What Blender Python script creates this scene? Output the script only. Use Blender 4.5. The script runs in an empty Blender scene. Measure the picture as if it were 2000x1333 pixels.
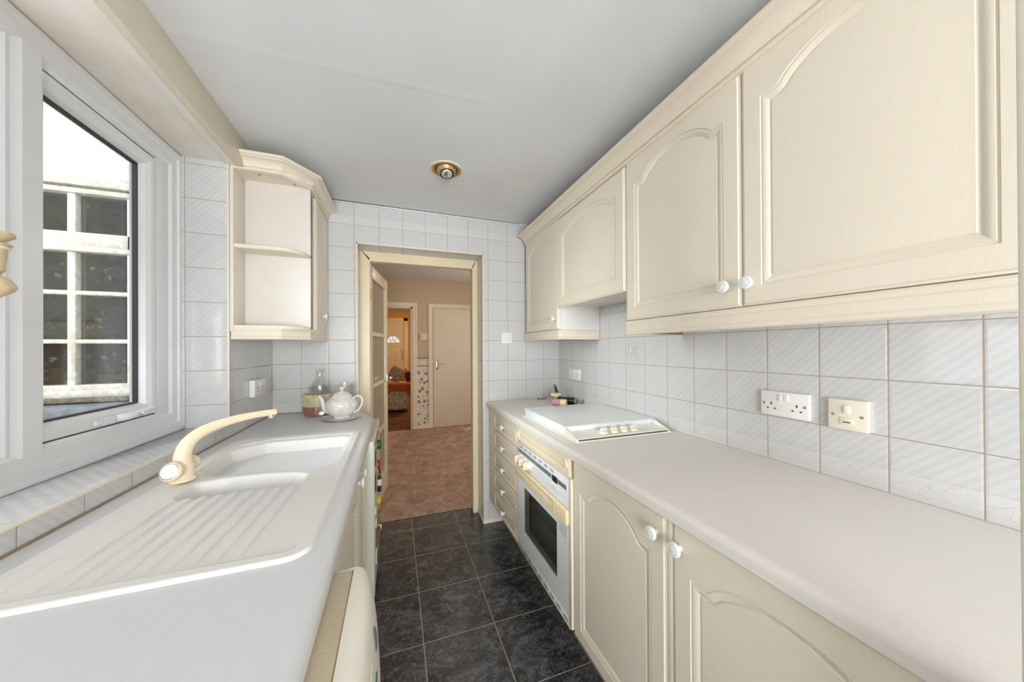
import bpy, bmesh, math, random
from mathutils import Vector, Matrix
import numpy as np
random.seed(7)
S = bpy.context.scene
COL = S.collection
PI = math.pi

# ------------------------------------------------------------------ camera, world, lights, exposure
cam_d = bpy.data.cameras.new('camera'); cam = bpy.data.objects.new('camera', cam_d); COL.objects.link(cam)
cam_d.sensor_width = 36.0; cam_d.sensor_fit = 'HORIZONTAL'
cam_d.lens = 637.664 * 36.0 / 2000.0
cam_d.shift_y = 12.9 / 2000.0
cam_d.clip_start = 0.02; cam_d.clip_end = 200
cam.matrix_world = (Matrix.Translation((0, 0, 1.29)) @ Matrix.Rotation(-0.3437, 4, 'Z')
                    @ Matrix.Rotation(PI/2 + 0.003, 4, 'X') @ Matrix.Rotation(-0.0053, 4, 'Z'))
S.camera = cam

W = bpy.data.worlds.new('sky'); S.world = W; W.use_nodes = True
wn = W.node_tree.nodes; wl = W.node_tree.links
bg = wn['Background']
sky = wn.new('ShaderNodeTexSky'); sky.sky_type = 'NISHITA'; sky.sun_disc = False
sky.sun_elevation = math.radians(48); sky.sun_rotation = math.radians(150); sky.air_density = 1.0; sky.dust_density = 4.0
mx = wn.new('ShaderNodeMixRGB'); mx.inputs[0].default_value = 0.72; mx.inputs[2].default_value = (0.95, 0.98, 1.0, 1)
sc_ = wn.new('ShaderNodeMixRGB'); sc_.blend_type = 'MULTIPLY'; sc_.inputs[0].default_value = 1; sc_.inputs[2].default_value = (0.1, 0.1, 0.1, 1)
wl.new(sky.outputs[0], sc_.inputs[1]); wl.new(sc_.outputs[0], mx.inputs[1]); wl.new(mx.outputs[0], bg.inputs[0])
bg.inputs[1].default_value = 0.95

def area(name, loc, target, sx, sy, power, col=(1, 1, 1)):
    d = bpy.data.lights.new(name, 'AREA'); d.shape = 'RECTANGLE'; d.size = sx; d.size_y = sy; d.energy = power; d.color = col
    o = bpy.data.objects.new(name, d); COL.objects.link(o); o.location = loc
    o.rotation_euler = (Vector(target) - Vector(loc)).to_track_quat('-Z', 'Y').to_euler()
    return o
area('fill_rear', (-0.15, -2.45, 0.95), (0.6, 1.0, 0.75), 1.8, 1.8, 88, (0.95, 0.975, 1.0))  # unseen fill panel added behind the camera to brighten the room
sd = sd = area('fill_side_yard', (-4.6, 1.15, 2.6), (0.5, 1.0, 1.0), 1.7, 2.6, 105, (0.94, 0.97, 1.0)); sd.data.spread = math.radians(125)  # added fill panel out in the yard, shining in through the window
area('fill_hall', (2.55, 4.1, 1.5), (0.3, 4.2, 1.0), 1.2, 1.3, 6, (0.98, 0.97, 0.94))  # fill panel added out of view to brighten the hall
sun_d = bpy.data.lights.new('sun', 'SUN'); sun_d.energy = 0.2; sun_d.angle = math.radians(3); sun_d.color = (1, 0.96, 0.9)
sun = bpy.data.objects.new('sun', sun_d); COL.objects.link(sun)
sun.rotation_euler = Vector((0.25, 0.75, -0.8)).to_track_quat('-Z', 'Y').to_euler()

vs = S.view_settings
S.display_settings.display_device = 'sRGB'
vs.view_transform = 'Standard'; vs.look = 'None'; vs.gamma = 1.0; vs.use_curve_mapping = False
vs.exposure = 0.95
S.cycles.use_denoising = True
S.cycles.max_bounces = 10; S.cycles.diffuse_bounces = 6; S.cycles.glossy_bounces = 4
S.cycles.transmission_bounces = 8; S.cycles.transparent_max_bounces = 12
S.cycles.sample_clamp_indirect = 6.0
S.cycles.caustics_reflective = False; S.cycles.caustics_refractive = False

# ------------------------------------------------------------------ materials
class X:
    """a float socket with operators, for writing node maths"""
    def __init__(s, nt, sock): s.nt, s.s = nt, sock
    def _op(s, op, *a):
        n = s.nt.nodes.new('ShaderNodeMath'); n.operation = op
        for i, v in enumerate((s,) + a):
            if isinstance(v, X): s.nt.links.new(v.s, n.inputs[i])
            else: n.inputs[i].default_value = v
        return X(s.nt, n.outputs[0])
    def __add__(s, b): return s._op('ADD', b)
    def __sub__(s, b): return s._op('SUBTRACT', b)
    def __mul__(s, b): return s._op('MULTIPLY', b)
    def __truediv__(s, b): return s._op('DIVIDE', b)
    def fract(s): return s._op('FRACT')
    def floor(s): return s._op('FLOOR')
    def abs(s): return s._op('ABSOLUTE')
    def sin(s): return s._op('SINE')
    def sqrt(s): return s._op('SQRT')
    def lt(s, b): return s._op('LESS_THAN', b)
    def gt(s, b): return s._op('GREATER_THAN', b)
    def min(s, b): return s._op('MINIMUM', b)
    def max(s, b): return s._op('MAXIMUM', b)
    def atan2(s, b): return s._op('ARCTAN2', b)
    def smooth(s, a, b):
        n = s.nt.nodes.new('ShaderNodeMapRange'); n.interpolation_type = 'SMOOTHSTEP'
        s.nt.links.new(s.s, n.inputs[0]); n.inputs[1].default_value = a; n.inputs[2].default_value = b
        return X(s.nt, n.outputs[0])

def newmat(name):
    m = bpy.data.materials.new(name); m.use_nodes = True
    return m, m.node_tree, m.node_tree.nodes['Principled BSDF']
def c4(c): return (c[0], c[1], c[2], 1.0)
def srgb(r, g, b):
    f = lambda v: (v/255/12.92) if v/255 <= 0.04045 else ((v/255+0.055)/1.055)**2.4
    return (f(r), f(g), f(b))
def position(nt):
    g = nt.nodes.new('ShaderNodeNewGeometry'); sp = nt.nodes.new('ShaderNodeSeparateXYZ'); nt.links.new(g.outputs['Position'], sp.inputs[0])
    return g, [X(nt, sp.outputs[i]) for i in range(3)]
def noise(nt, vec, scale, detail=3, rough=0.5, distort=0.0, stretch=None):
    n = nt.nodes.new('ShaderNodeTexNoise'); n.inputs['Scale'].default_value = scale; n.inputs['Detail'].default_value = detail
    n.inputs['Roughness'].default_value = rough; n.inputs['Distortion'].default_value = distort
    if stretch:
        mp = nt.nodes.new('ShaderNodeMapping'); mp.inputs['Scale'].default_value = stretch
        nt.links.new(vec, mp.inputs['Vector']); vec = mp.outputs[0]
    nt.links.new(vec, n.inputs['Vector'])
    return X(nt, n.outputs['Fac'])
def mixc(nt, fac, a, b):
    n = nt.nodes.new('ShaderNodeMixRGB')
    if isinstance(fac, X): nt.links.new(fac.s, n.inputs[0])
    else: n.inputs[0].default_value = fac
    for i, v in ((1, a), (2, b)):
        if isinstance(v, tuple): n.inputs[i].default_value = c4(v)
        else: nt.links.new(v, n.inputs[i])
    return n.outputs[0]
def bump(nt, b, height, strength, dist=0.002):
    n = nt.nodes.new('ShaderNodeBump'); n.inputs['Strength'].default_value = strength; n.inputs['Distance'].default_value = dist
    nt.links.new(height.s, n.inputs['Height']); nt.links.new(n.outputs[0], b.inputs['Normal'])
def plain(name, col, rough=0.5, metal=0.0, spec=0.5, vary=0.0, vscale=20, stretch=None, bmp=0.0, col2=None, ior=None):
    m, nt, b = newmat(name)
    b.inputs['Roughness'].default_value = rough; b.inputs['Metallic'].default_value = metal
    b.inputs['Specular IOR Level'].default_value = spec
    g, p = position(nt)
    nz = noise(nt, g.outputs['Position'], vscale, 3, 0.55, 0, stretch)
    k = 1 - vary
    c2 = col2 or (col[0]*k, col[1]*k, col[2]*k)
    f = nz.smooth(0.3, 0.7)
    nt.links.new(mixc(nt, f, col, c2), b.inputs['Base Color'])
    if bmp: bump(nt, b, nz, bmp)
    return m

def tile_mat(name, ax, offu, band=(), stripe=1.0, light=(0.62, 0.62, 0.615), offv=0.9, pitch=0.15, ior=1.75, gloss=0.08):
    m, nt, b = newmat(name); b.inputs['Roughness'].default_value = 0.13; b.inputs['IOR'].default_value = ior
    g, p = position(nt)
    u = (p[ax] - offu) / pitch; v = (p[2] - offv) / pitch
    if ax == 2: v = (p[1] - 0.331) / pitch
    if ax == 3: pass
    fu, fv = u.fract(), v.fract()
    e = fu.min(fu*-1 + 1).min(fv.min(fv*-1 + 1)) * pitch
    grout = e.lt(0.0014)
    s = (fu*stripe*-1 + fv)
    wob = noise(nt, g.outputs['Position'], 9, 2)
    st = ((s*6.0 + wob*0.5)*2*PI).sin()*0.5 + 0.5
    st2 = ((s*2.0)*2*PI).sin()*0.5 + 0.5
    f = (st*0.65 + st2*0.35).smooth(0.25, 0.8)
    dark = tuple(c*q for c, q in zip(light, (0.93, 0.935, 0.945)))
    colr = mixc(nt, f, light, dark)
    for j, base in band:
        z = p[2] - base
        inb = z.gt(0.0) * z.lt(0.046)
        white = z.gt(-0.02) * z.lt(0.046)
        colr = mixc(nt, white*0.75, colr, (0.66, 0.66, 0.655))
        q = fu*pitch
        def ring(cx, cz, r, w):
            d = (((q-cx)*(q-cx)) + ((z-cz)*(z-cz))).sqrt(); return ((d-r).abs()).lt(w)
        def fan(cx, cz, r, a0):
            dx, dz = q-cx, z-cz
            d = (dx*dx + dz*dz).sqrt(); an = dz.atan2(dx)
            ribs = ((an*9.0).sin()).abs().lt(0.25)
            sect = ((an - a0).abs()).lt(0.95) * d.lt(r)
            edge = ((d-r).abs()).lt(0.0008) * ((an-a0).abs()).lt(0.95)
            return sect, (sect*ribs).max(edge)
        s1, l1 = fan(0.112, 0.034, 0.034, -2.2); s2, l2 = fan(0.03, 0.012, 0.03, 0.75)
        lines = ring(0.02, 0.075, 0.058, 0.0006).max(ring(0.10, -0.03, 0.058, 0.0006)).max(ring(0.085, 0.03, 0.004, 0.0008)).max(ring(0.15, 0.08, 0.062, 0.0006))
        lines = lines.max(l1).max(l2) * inb
        rule = ((z.abs()).lt(0.0007)).max(((z-0.046).abs()).lt(0.0009))
        colr = mixc(nt, (s1.max(s2))*inb*0.4, colr, (0.74, 0.70, 0.63))
        colr = mixc(nt, lines.max(rule)*0.5, colr, (0.50, 0.47, 0.44))
    colr = mixc(nt, grout, colr, (0.38, 0.30, 0.22))
    nt.links.new(colr, b.inputs['Base Color'])
    rr = grout*0.5 + gloss; nt.links.new(rr.s, b.inputs['Roughness'])
    h = e.smooth(0.0, 0.006) + noise(nt, g.outputs['Position'], 14, 1)*0.8
    bump(nt, b, h, 0.35, 0.0012)
    return m

M = {}
M['tile_x'] = tile_mat('striped wall tile facing the room', 0, 0.652, band=((0, 0.917), (8, 2.112)), ior=1.4, gloss=0.24)
M['tile_rev'] = tile_mat('striped reveal tile', 0, -0.70)
M['tile_sf'] = tile_mat('striped sill front tile', 1, 0.331, stripe=-1.0)
M['tile_y'] = tile_mat('striped side wall tile', 1, 0.331, band=((0, 0.917),), stripe=-1.0)
def sill_tile():
    m, nt, b = newmat('striped sill tile'); g, p = position(nt)
    fu = ((p[1]-0.331)/0.15).fract()
    e = fu.min(fu*-1+1)*0.15
    s = p[0]/0.15 + p[1]/0.15
    st = (s*4.0*2*PI).sin()*0.5+0.5
    nt.links.new(mixc(nt, e.lt(0.0012), mixc(nt, st.smooth(.25, .8), (.66, .665, .67), (.60, .61, .62)), (.5, .46, .4)), b.inputs['Base Color'])
    b.inputs['Roughness'].default_value = 0.15
    bump(nt, b, e.smooth(0, .005), .3, .001)
    return m
M['tile_sill'] = sill_tile()
CREAM = srgb(230, 220, 202)
M['cream'] = plain('cream woodgrain vinyl', CREAM, 0.42, vary=0.035, vscale=30, stretch=(14, 14, 0.7), bmp=0.05)
M['cream_in'] = plain('white melamine', srgb(222, 216, 207), 0.4, vary=0.03)
M['cream_old'] = plain('yellowed cream plastic', srgb(236, 222, 196), 0.4, vary=0.05, vscale=9)
M['white_enamel'] = plain('white enamel', srgb(232, 234, 236), 0.22, vary=0.02)
M['upvc'] = plain('white upvc', srgb(226, 228, 230), 0.3, vary=0.02)
M['worktop_warm_lit'] = plain('pale grey woodgrain laminate tinted with warm light', srgb(229, 223, 216), 0.42, vary=0.05, vscale=24, stretch=(22, 0.8, 8))  # right copy of one laminate, its warmer light mixed into the colour
M['worktop'] = plain('pale grey woodgrain laminate', srgb(217, 217, 219), 0.42, vary=0.05, vscale=24, stretch=(22, 0.8, 8))  # left copy of the laminate, toned down and cooled for the light there
M['sink'] = plain('off-white composite', srgb(228, 226, 221), 0.38, vary=0.05, vscale=400)
M['tap'] = plain('cream tap enamel', srgb(238, 221, 190), 0.25, vary=0.03)
M['knob'] = plain('white ceramic', srgb(232, 232, 230), 0.12, vary=0.02)
M['chrome'] = plain('chrome', (0.75, 0.75, 0.76), 0.12, 1.0)
M['brass'] = plain('aged brass', srgb(204, 168, 118), 0.42, 0.55, vary=0.2, vscale=60)
M['ceiling'] = plain('off white ceiling paint', srgb(224, 225, 226), 0.8, vary=0.05, vscale=2.5, bmp=0.15)
M['paint'] = plain('off white wall paint', srgb(220, 216, 208), 0.7, vary=0.04, vscale=3)
M['soffit'] = plain('yellowing cream gloss paint', srgb(243, 237, 229), 0.35, vary=0.06, vscale=6, col2=srgb(238, 228, 214))
M['fascia'] = plain('cream gloss board', srgb(228, 217, 197), 0.4, vary=0.06, vscale=5)
M['lining'] = plain('cream gloss door lining', srgb(234, 218, 184), 0.32, vary=0.06, vscale=7)
M['black'] = plain('black', (0.012, 0.012, 0.013), 0.35)
M['dark_gap'] = plain('dark gasket', (0.03, 0.03, 0.03), 0.6)
M['grey'] = plain('grey print', srgb(120, 122, 122), 0.4)
M['grey_lt'] = plain('light grey print', srgb(175, 176, 174), 0.4)
M['oven_int'] = plain('dark oven cavity', (0.16, 0.17, 0.15), 0.3)
M['trim'] = plain('cream plastic tile trim', srgb(226, 216, 196), 0.35)
M['plate'] = plain('white moulded plastic', srgb(232, 230, 226), 0.28, vary=0.02)
M['plate_old'] = plain('ivory moulded plastic', srgb(232, 223, 205), 0.3, vary=0.03)
M['handle_worn'] = plain('cream worn handle plastic', srgb(240, 225, 196), 0.38, vary=0.12, vscale=22, col2=srgb(236, 212, 170))
M['wm_top'] = plain('beige speckled worktop', srgb(200, 186, 158), 0.5, vary=0.12, vscale=260)
M['wm'] = plain('cream appliance enamel', srgb(232, 226, 212), 0.3, vary=0.02)
M['fridge'] = plain('pale greenish white appliance enamel', srgb(216, 217, 200), 0.3, vary=0.03)
M['hob_glass'] = plain('white glass lid', srgb(232, 234, 232), 0.06, vary=0.01)
M['hob'] = plain('cream hob enamel', srgb(232, 230, 217), 0.22, vary=0.03)
M['pine'] = plain('varnished pale wood', srgb(214, 192, 150), 0.4, vary=0.15, vscale=14, stretch=(1, 6, 6))
M['terracotta'] = plain('glazed terracotta', srgb(158, 88, 52), 0.35, vary=0.12)
M['pot_cream'] = plain('cream glaze', srgb(226, 214, 178), 0.25, vary=0.08)
M['china'] = plain('white china', srgb(236, 235, 232), 0.1)
M['leafgreen'] = plain('green glaze', srgb(116, 128, 60), 0.4)
M['red'] = plain('red', srgb(168, 50, 40), 0.4)
M['yellow'] = plain('yellow', srgb(226, 190, 50), 0.4)
M['green'] = plain('green', srgb(38, 104, 60), 0.4, vary=0.3, vscale=80)
M['brown'] = plain('brown', srgb(128, 84, 56), 0.5, vary=0.2)
M['pink'] = plain('pink', srgb(220, 150, 176), 0.35, vary=0.15, vscale=70)
M['lemon'] = plain('pale yellow plastic', srgb(236, 224, 160), 0.35)
M['amber'] = plain('brown jar contents', srgb(150, 130, 96), 0.3, vary=0.2)
M['pebbledash'] = plain('white roughcast', srgb(218, 218, 217), 0.9, vary=0.25, vscale=34, bmp=1.0, col2=srgb(186, 186, 185))
M['oldpaint'] = plain('flaking white window paint', srgb(216, 215, 210), 0.7, vary=0.10, vscale=30, col2=srgb(190, 182, 166))
M['debris'] = plain('weathered timber', srgb(140, 128, 112), 0.9, vary=0.6, vscale=60)
M['lead'] = plain('grey lead ledge', srgb(118, 124, 136), 0.6, vary=0.35, vscale=14)
M['sandstone'] = plain('mossy beige coping', srgb(196, 184, 150), 0.9, vary=0.35, vscale=20)
M['foliage'] = plain('hedge leaves', srgb(120, 150, 58), 0.9, spec=0.05, vary=0.5, vscale=5, col2=srgb(46, 74, 26))
M['autumn'] = plain('autumn leaves', srgb(224, 128, 36), 0.9, spec=0.05, vary=0.4, vscale=6)
M['fence'] = plain('fence boards', srgb(196, 166, 130), 0.8, vary=0.3, vscale=5)
M['ground'] = plain('garden paving', srgb(150, 146, 138), 0.9, vary=0.3, vscale=5)
M['hall_door'] = plain('cream hardboard door', srgb(226, 211, 184), 0.5, vary=0.04, vscale=6)
M['hall_trim'] = plain('cream painted trim', srgb(228, 210, 182), 0.4, vary=0.05)
M['gold_wall'] = plain('golden ochre wall', srgb(214, 160, 88), 0.7, vary=0.05)
M['front_door'] = plain('cream front door', srgb(238, 214, 172), 0.4, vary=0.02)
M['throw'] = plain('rust orange throw', srgb(184, 92, 46), 0.9, vary=0.2, vscale=14)
M['maroon'] = plain('dark red fabric', srgb(120, 30, 38), 0.9, vary=0.3, vscale=20)
M['cushion'] = plain('grey floral cushion fabric', srgb(196, 184, 164), 0.9, vary=0.55, vscale=26, col2=srgb(134, 128, 120))
M['tan_fabric'] = plain('tan fabric', srgb(212, 150, 84), 0.9, vary=0.15)
M['upholstery'] = plain('floral upholstery', srgb(210, 198, 168), 0.9, vary=0.4, vscale=22, col2=srgb(160, 142, 112))
M['cable'] = plain('white cable', srgb(232, 222, 212), 0.5)

def glass(name, tint=(0.96, 0.98, 0.97), rough=0.02, mixd=0.0):
    m, nt, b = newmat(name); nt.nodes.remove(b)
    out = nt.nodes['Material Output']
    tr = nt.nodes.new('ShaderNodeBsdfTransparent'); tr.inputs[0].default_value = c4(tint)
    gl = nt.nodes.new('ShaderNodeBsdfGlossy'); gl.inputs['Roughness'].default_value = rough; gl.inputs[0].default_value = (1, 1, 1, 1)
    fr = nt.nodes.new('ShaderNodeFresnel'); gm = nt.nodes.new('ShaderNodeNewGeometry')
    ior = X(nt, gm.outputs['Backfacing'])*(1/1.5-1.5) + 1.5; nt.links.new(ior.s, fr.inputs[0])   # the same fresnel on the way in and out
    mxs = nt.nodes.new('ShaderNodeMixShader')
    nt.links.new(fr.outputs[0], mxs.inputs[0]); nt.links.new(tr.outputs[0], mxs.inputs[1]); nt.links.new(gl.outputs[0], mxs.inputs[2])
    last = mxs.outputs[0]
    if mixd:
        df = nt.nodes.new('ShaderNodeBsdfTranslucent'); df.inputs[0].default_value = c4(tint)
        d2 = nt.nodes.new('ShaderNodeBsdfDiffuse'); d2.inputs[0].default_value = c4(tint)
        ad = nt.nodes.new('ShaderNodeMixShader'); ad.inputs[0].default_value = 0.35
        nt.links.new(df.outputs[0], ad.inputs[1]); nt.links.new(d2.outputs[0], ad.inputs[2])
        m2 = nt.nodes.new('ShaderNodeMixShader'); m2.inputs[0].default_value = mixd
        nt.links.new(last, m2.inputs[1]); nt.links.new(ad.outputs[0], m2.inputs[2]); last = m2.outputs[0]
    nt.links.new(last, out.inputs[0])
    return m
M['glass'] = glass('clear window glass')
M['obscure'] = glass('frosted white glass', (0.97, 0.97, 0.97), 0.3, 0.85)
M['tableglass'] = glass('clear table glass', (0.97, 0.975, 0.965), 0.03, 0.03)
M['smoke'] = glass('smoked oven glass', (0.6, 0.62, 0.58), 0.04)
M['doorglass'] = glass('textured obscure door glass', (0.80, 0.75, 0.65), 0.25, 0.6)
def darkpane():
    m, nt, b = newmat('old window glass over a dark room'); b.inputs['Base Color'].default_value = (0.012, 0.013, 0.013, 1)
    b.inputs['Roughness'].default_value = 0.03; b.inputs['IOR'].default_value = 2.1
    g, p = position(nt); bump(nt, b, noise(nt, g.outputs['Position'], 5, 0), 0.05, 0.002)
    return m
M['darkpane'] = darkpane()
def floor_mat():
    m, nt, b = newmat('blue black marbled floor tile'); g, p = position(nt)
    fu = ((p[0]-0.113)/0.321).fract(); fv = ((p[1]-1.159)/0.3205).fract()
    e = fu.min(fu*-1+1).min(fv.min(fv*-1+1))*0.32
    cellx = ((p[0]-0.113)/0.321).floor(); celly = ((p[1]-1.159)/0.3205).floor()
    cmb = nt.nodes.new('ShaderNodeCombineXYZ')
    ox = p[0] + cellx*3.7; oy = p[1] + celly*5.3
    nt.links.new(ox.s, cmb.inputs[0]); nt.links.new(oy.s, cmb.inputs[1])
    n1 = noise(nt, cmb.outputs[0], 7, 6, 0.68, 1.4, (1.0, 1.6, 1))
    n2 = noise(nt, cmb.outputs[0], 26, 5, 0.7, 2.2)
    n3 = noise(nt, cmb.outputs[0], 90, 3, 0.7, 0.5)
    f = (n1*0.45 + n2*0.35 + n3*0.2).smooth(0.42, 0.62)
    col = mixc(nt, f, (0.008, 0.009, 0.012), (0.115, 0.122, 0.135))
    col = mixc(nt, n2.smooth(.58, .74)*0.7, col, (0.25, 0.25, 0.25))
    gr = e.lt(0.0022)
    nt.links.new(mixc(nt, gr, col, (0.33, 0.25, 0.16)), b.inputs['Base Color'])
    b.inputs['IOR'].default_value = 1.75
    r = gr*0.5 + n2*0.22 + 0.12; nt.links.new(r.s, b.inputs['Roughness'])
    bump(nt, b, e.smooth(0, .004)+n2*0.15, .35, .0012)
    return m
M['floor'] = floor_mat()
def carpet_mat(name, a, c):
    m, nt, b = newmat(name); g, p = position(nt); b.inputs['Roughness'].default_value = 0.95; b.inputs['Specular IOR Level'].default_value = 0.1
    n1 = noise(nt, g.outputs['Position'], 6, 4, .6, .6); n2 = noise(nt, g.outputs['Position'], 140, 3, .7); n3 = noise(nt, g.outputs['Position'], 22, 3, .6, 1.5)
    f = (n1*0.35 + n2*0.3 + n3*0.35).smooth(.36, .64)
    nt.links.new(mixc(nt, f, a, c), b.inputs['Base Color']); bump(nt, b, n2+n3*0.6, .7, .006)
    return m
M['carpet'] = carpet_mat('dusky pink carpet', srgb(150, 118, 100), srgb(208, 174, 154))
M['carpet2'] = carpet_mat('brown front room carpet', srgb(96, 64, 46), srgb(142, 100, 74))
def wallpaper():
    m, nt, b = newmat('brown dotted wallpaper'); g, p = position(nt); b.inputs['Roughness'].default_value = .8
    u = (p[0]+p[1])/0.046; v = p[2]/0.034
    a1 = ((u*2*PI).sin())*((v*2*PI).sin()); f = a1.smooth(.15, .6)
    nt.links.new(mixc(nt, f, srgb(190, 166, 136), srgb(216, 198, 170)), b.inputs['Base Color'])
    return m
M['wallpaper'] = wallpaper()
def floral_paper():
    m, nt, b = newmat('grey floral wallpaper'); g, p = position(nt); b.inputs['Roughness'].default_value = .8
    vo = nt.nodes.new('ShaderNodeTexVoronoi'); vo.inputs['Scale'].default_value = 13; nt.links.new(g.outputs['Position'], vo.inputs['Vector'])
    d = X(nt, vo.outputs['Distance'])
    nz = noise(nt, g.outputs['Position'], 60, 3)
    fl = (d + nz*0.25).lt(0.48); ring = ((d-0.62).abs()).lt(0.05)
    col = mixc(nt, fl, srgb(226, 214, 192), srgb(140, 130, 116)); col = mixc(nt, ring*0.5, col, srgb(150, 140, 124))
    nt.links.new(col, b.inputs['Base Color'])
    return m
M['floral'] = floral_paper()
def emit(name, col, s):
    m, nt, b = newmat(name); b.inputs['Base Color'].default_value = c4(col); b.inputs['Emission Color'].default_value = c4(col); b.inputs['Emission Strength'].default_value = s
    return m
M['floralchina'] = plain('white china with faint floral print', srgb(236, 235, 232), 0.1, vary=0.08, vscale=45, col2=srgb(222, 212, 206))
M['potfloral'] = plain('cream glaze with painted leaves', srgb(228, 218, 184), 0.3, vary=0.3, vscale=60, col2=srgb(208, 198, 146))
M['lamp_silver'] = plain('silvered reflector lamp', (0.82, 0.82, 0.8), 0.12, 0.9)

def print_mat(name, base, ink, ax, px, pz, fx, fz):
    m, nt, b = newmat(name); b.inputs['Roughness'].default_value = 0.3; g, p = position(nt)
    k = ((p[ax]/px).fract()).lt(fx) * ((p[2]/pz).fract()).lt(fz)
    nt.links.new(mixc(nt, k, base, ink), b.inputs['Base Color']); return m
M['print_oven'] = print_mat('white enamel with printed symbols', srgb(232, 234, 236), srgb(178, 180, 180), 1, 0.024, 0.014, 0.55, 0.2)
M['print_chart'] = print_mat('white enamel with printed chart', srgb(232, 234, 236), srgb(150, 152, 152), 1, 0.012, 0.011, 0.6, 0.55)
M['print_wm'] = print_mat('cream enamel with printed symbols', srgb(232, 226, 212), srgb(150, 148, 142), 1, 0.030, 0.018, 0.6, 0.25)

# ------------------------------------------------------------------ mesh helpers
WL = {}          # base point (world) of every object, so that children can be built in world coordinates
def finish(bm, name, mat, parent=None, smooth=True, base=None):
    bmesh.ops.remove_doubles(bm, verts=bm.verts, dist=2.5e-5)
    bmesh.ops.recalc_face_normals(bm, faces=bm.faces)
    b = Vector(base) if base is not None else (WL[parent] if parent else Vector((0, 0, 0)))
    bmesh.ops.translate(bm, verts=bm.verts, vec=-b)
    me = bpy.data.meshes.new(name); bm.to_mesh(me); bm.free()
    for q in (mat if isinstance(mat, (list, tuple)) else [mat]): me.materials.append(M[q])
    if smooth:
        me.polygons.foreach_set('use_smooth', [True]*len(me.polygons)); me.set_sharp_from_angle(angle=math.radians(32))
    o = bpy.data.objects.new(name, me); COL.objects.link(o)
    if parent:
        o.parent = parent; WL[o] = b
    else:
        o.location = b; WL[o] = b
    return o
def tag(o, label, cat, group=None, kind=None):
    if label: o['label'] = label
    if cat: o['category'] = cat
    if group: o['group'] = group
    if kind: o['kind'] = kind
    return o
def thing(name, label, cat, base, group=None):
    o = bpy.data.objects.new(name, None); COL.objects.link(o); o.location = base; o.empty_display_size = 0.05; WL[o] = Vector(base)
    return tag(o, label, cat, group)
def part(name, bm, mat, parent, label=None, smooth=True):
    o = finish(bm, name, mat, parent, smooth)
    if label: o['label'] = label
    return o
def struct(name, bm, mat, parent=None, smooth=True):
    o = finish(bm, name, mat, parent, smooth)
    if not parent: o['kind'] = 'structure'
    return o
def structroot(name, base=(0, 0, 0)):
    o = bpy.data.objects.new(name, None); COL.objects.link(o); o.location = base; WL[o] = Vector(base); o['kind'] = 'structure'; return o
def copy_tree(src, delta, label=None):
    c = src.copy(); COL.objects.link(c); c.location = src.location + Vector(delta); WL[c] = WL[src] + Vector(delta)
    if label: c['label'] = label
    def rec(a, b):
        for ch in list(a.children):
            d = ch.copy(); COL.objects.link(d); d.parent = b; WL[d] = WL[ch] + Vector(delta); rec(ch, d)
    rec(src, c)
    return c

def B(): return bmesh.new()
def box(bm, x0, x1, y0, y1, z0, z1, bev=0.0, seg=2, mi=0):
    t = bmesh.new(); bmesh.ops.create_cube(t, size=1.0)
    for v in t.verts: v.co = Vector(((x0+x1)/2 + v.co.x*(x1-x0), (y0+y1)/2 + v.co.y*(y1-y0), (z0+z1)/2 + v.co.z*(z1-z0)))
    if bev: bmesh.ops.bevel(t, geom=t.edges[:], offset=bev, segments=seg, profile=0.5, affect='EDGES')
    return merge(bm, t, mi)
def merge(bm, t, mi=0, mat=None):
    if mat is not None: bmesh.ops.transform(t, matrix=mat, verts=t.verts)
    vm = {v: bm.verts.new(v.co) for v in t.verts}
    for f in t.faces:
        try:
            nf = bm.faces.new([vm[v] for v in f.verts]); nf.material_index = mi
        except ValueError: pass
    t.free(); return bm
def rings(bm, loops, close=True, cap0=False, cap1=False, mi=0):
    L = [[bm.verts.new(p) for p in lp] for lp in loops]
    n = len(L[0])
    for a, b in zip(L, L[1:]):
        for i in range(n if close else n-1):
            j = (i+1) % n
            try: bm.faces.new((a[i], a[j], b[j], b[i])).material_index = mi
            except ValueError: pass
    for c, l in ((cap0, L[0]), (cap1, L[-1])):
        if c:
            try: bm.faces.new(l).material_index = mi
            except ValueError: pass
    return L
def axes(d):
    d = Vector(d).normalized(); a = d.orthogonal().normalized(); return a, d.cross(a), d
def lathe(bm, prof, o, d=(0, 0, 1), n=28, cap0=False, cap1=False, sx=1.0, mi=0):
    a, b, d = axes(d); o = Vector(o)
    loops = [[o + d*h + (a*math.cos(2*PI*i/n) + b*math.sin(2*PI*i/n)*sx)*max(r, 1e-5) for i in range(n)] for r, h in prof]
    rings(bm, loops, True, cap0, cap1, mi); return bm
def tube(bm, pts, rad, n=10, caps=True, flat=1.0, mi=0):
    pts = [Vector(p) for p in pts]; loops = []; ref = None
    for i, p in enumerate(pts):
        d = (pts[min(i+1, len(pts)-1)] - pts[max(i-1, 0)]).normalized()
        if ref is None: ref = d.orthogonal().normalized() if abs(d.z) > .99 else Vector((0, 0, 1))
        a = d.cross(ref)
        if a.length < 1e-4: a = d.orthogonal()
        a.normalize(); b = a.cross(d); ref = b
        r = rad[i] if isinstance(rad, (list, tuple)) else rad
        loops.append([p + a*math.cos(2*PI*k/n)*r + b*math.sin(2*PI*k/n)*r*flat for k in range(n)])
    rings(bm, loops, True, caps, caps, mi); return bm
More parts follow.
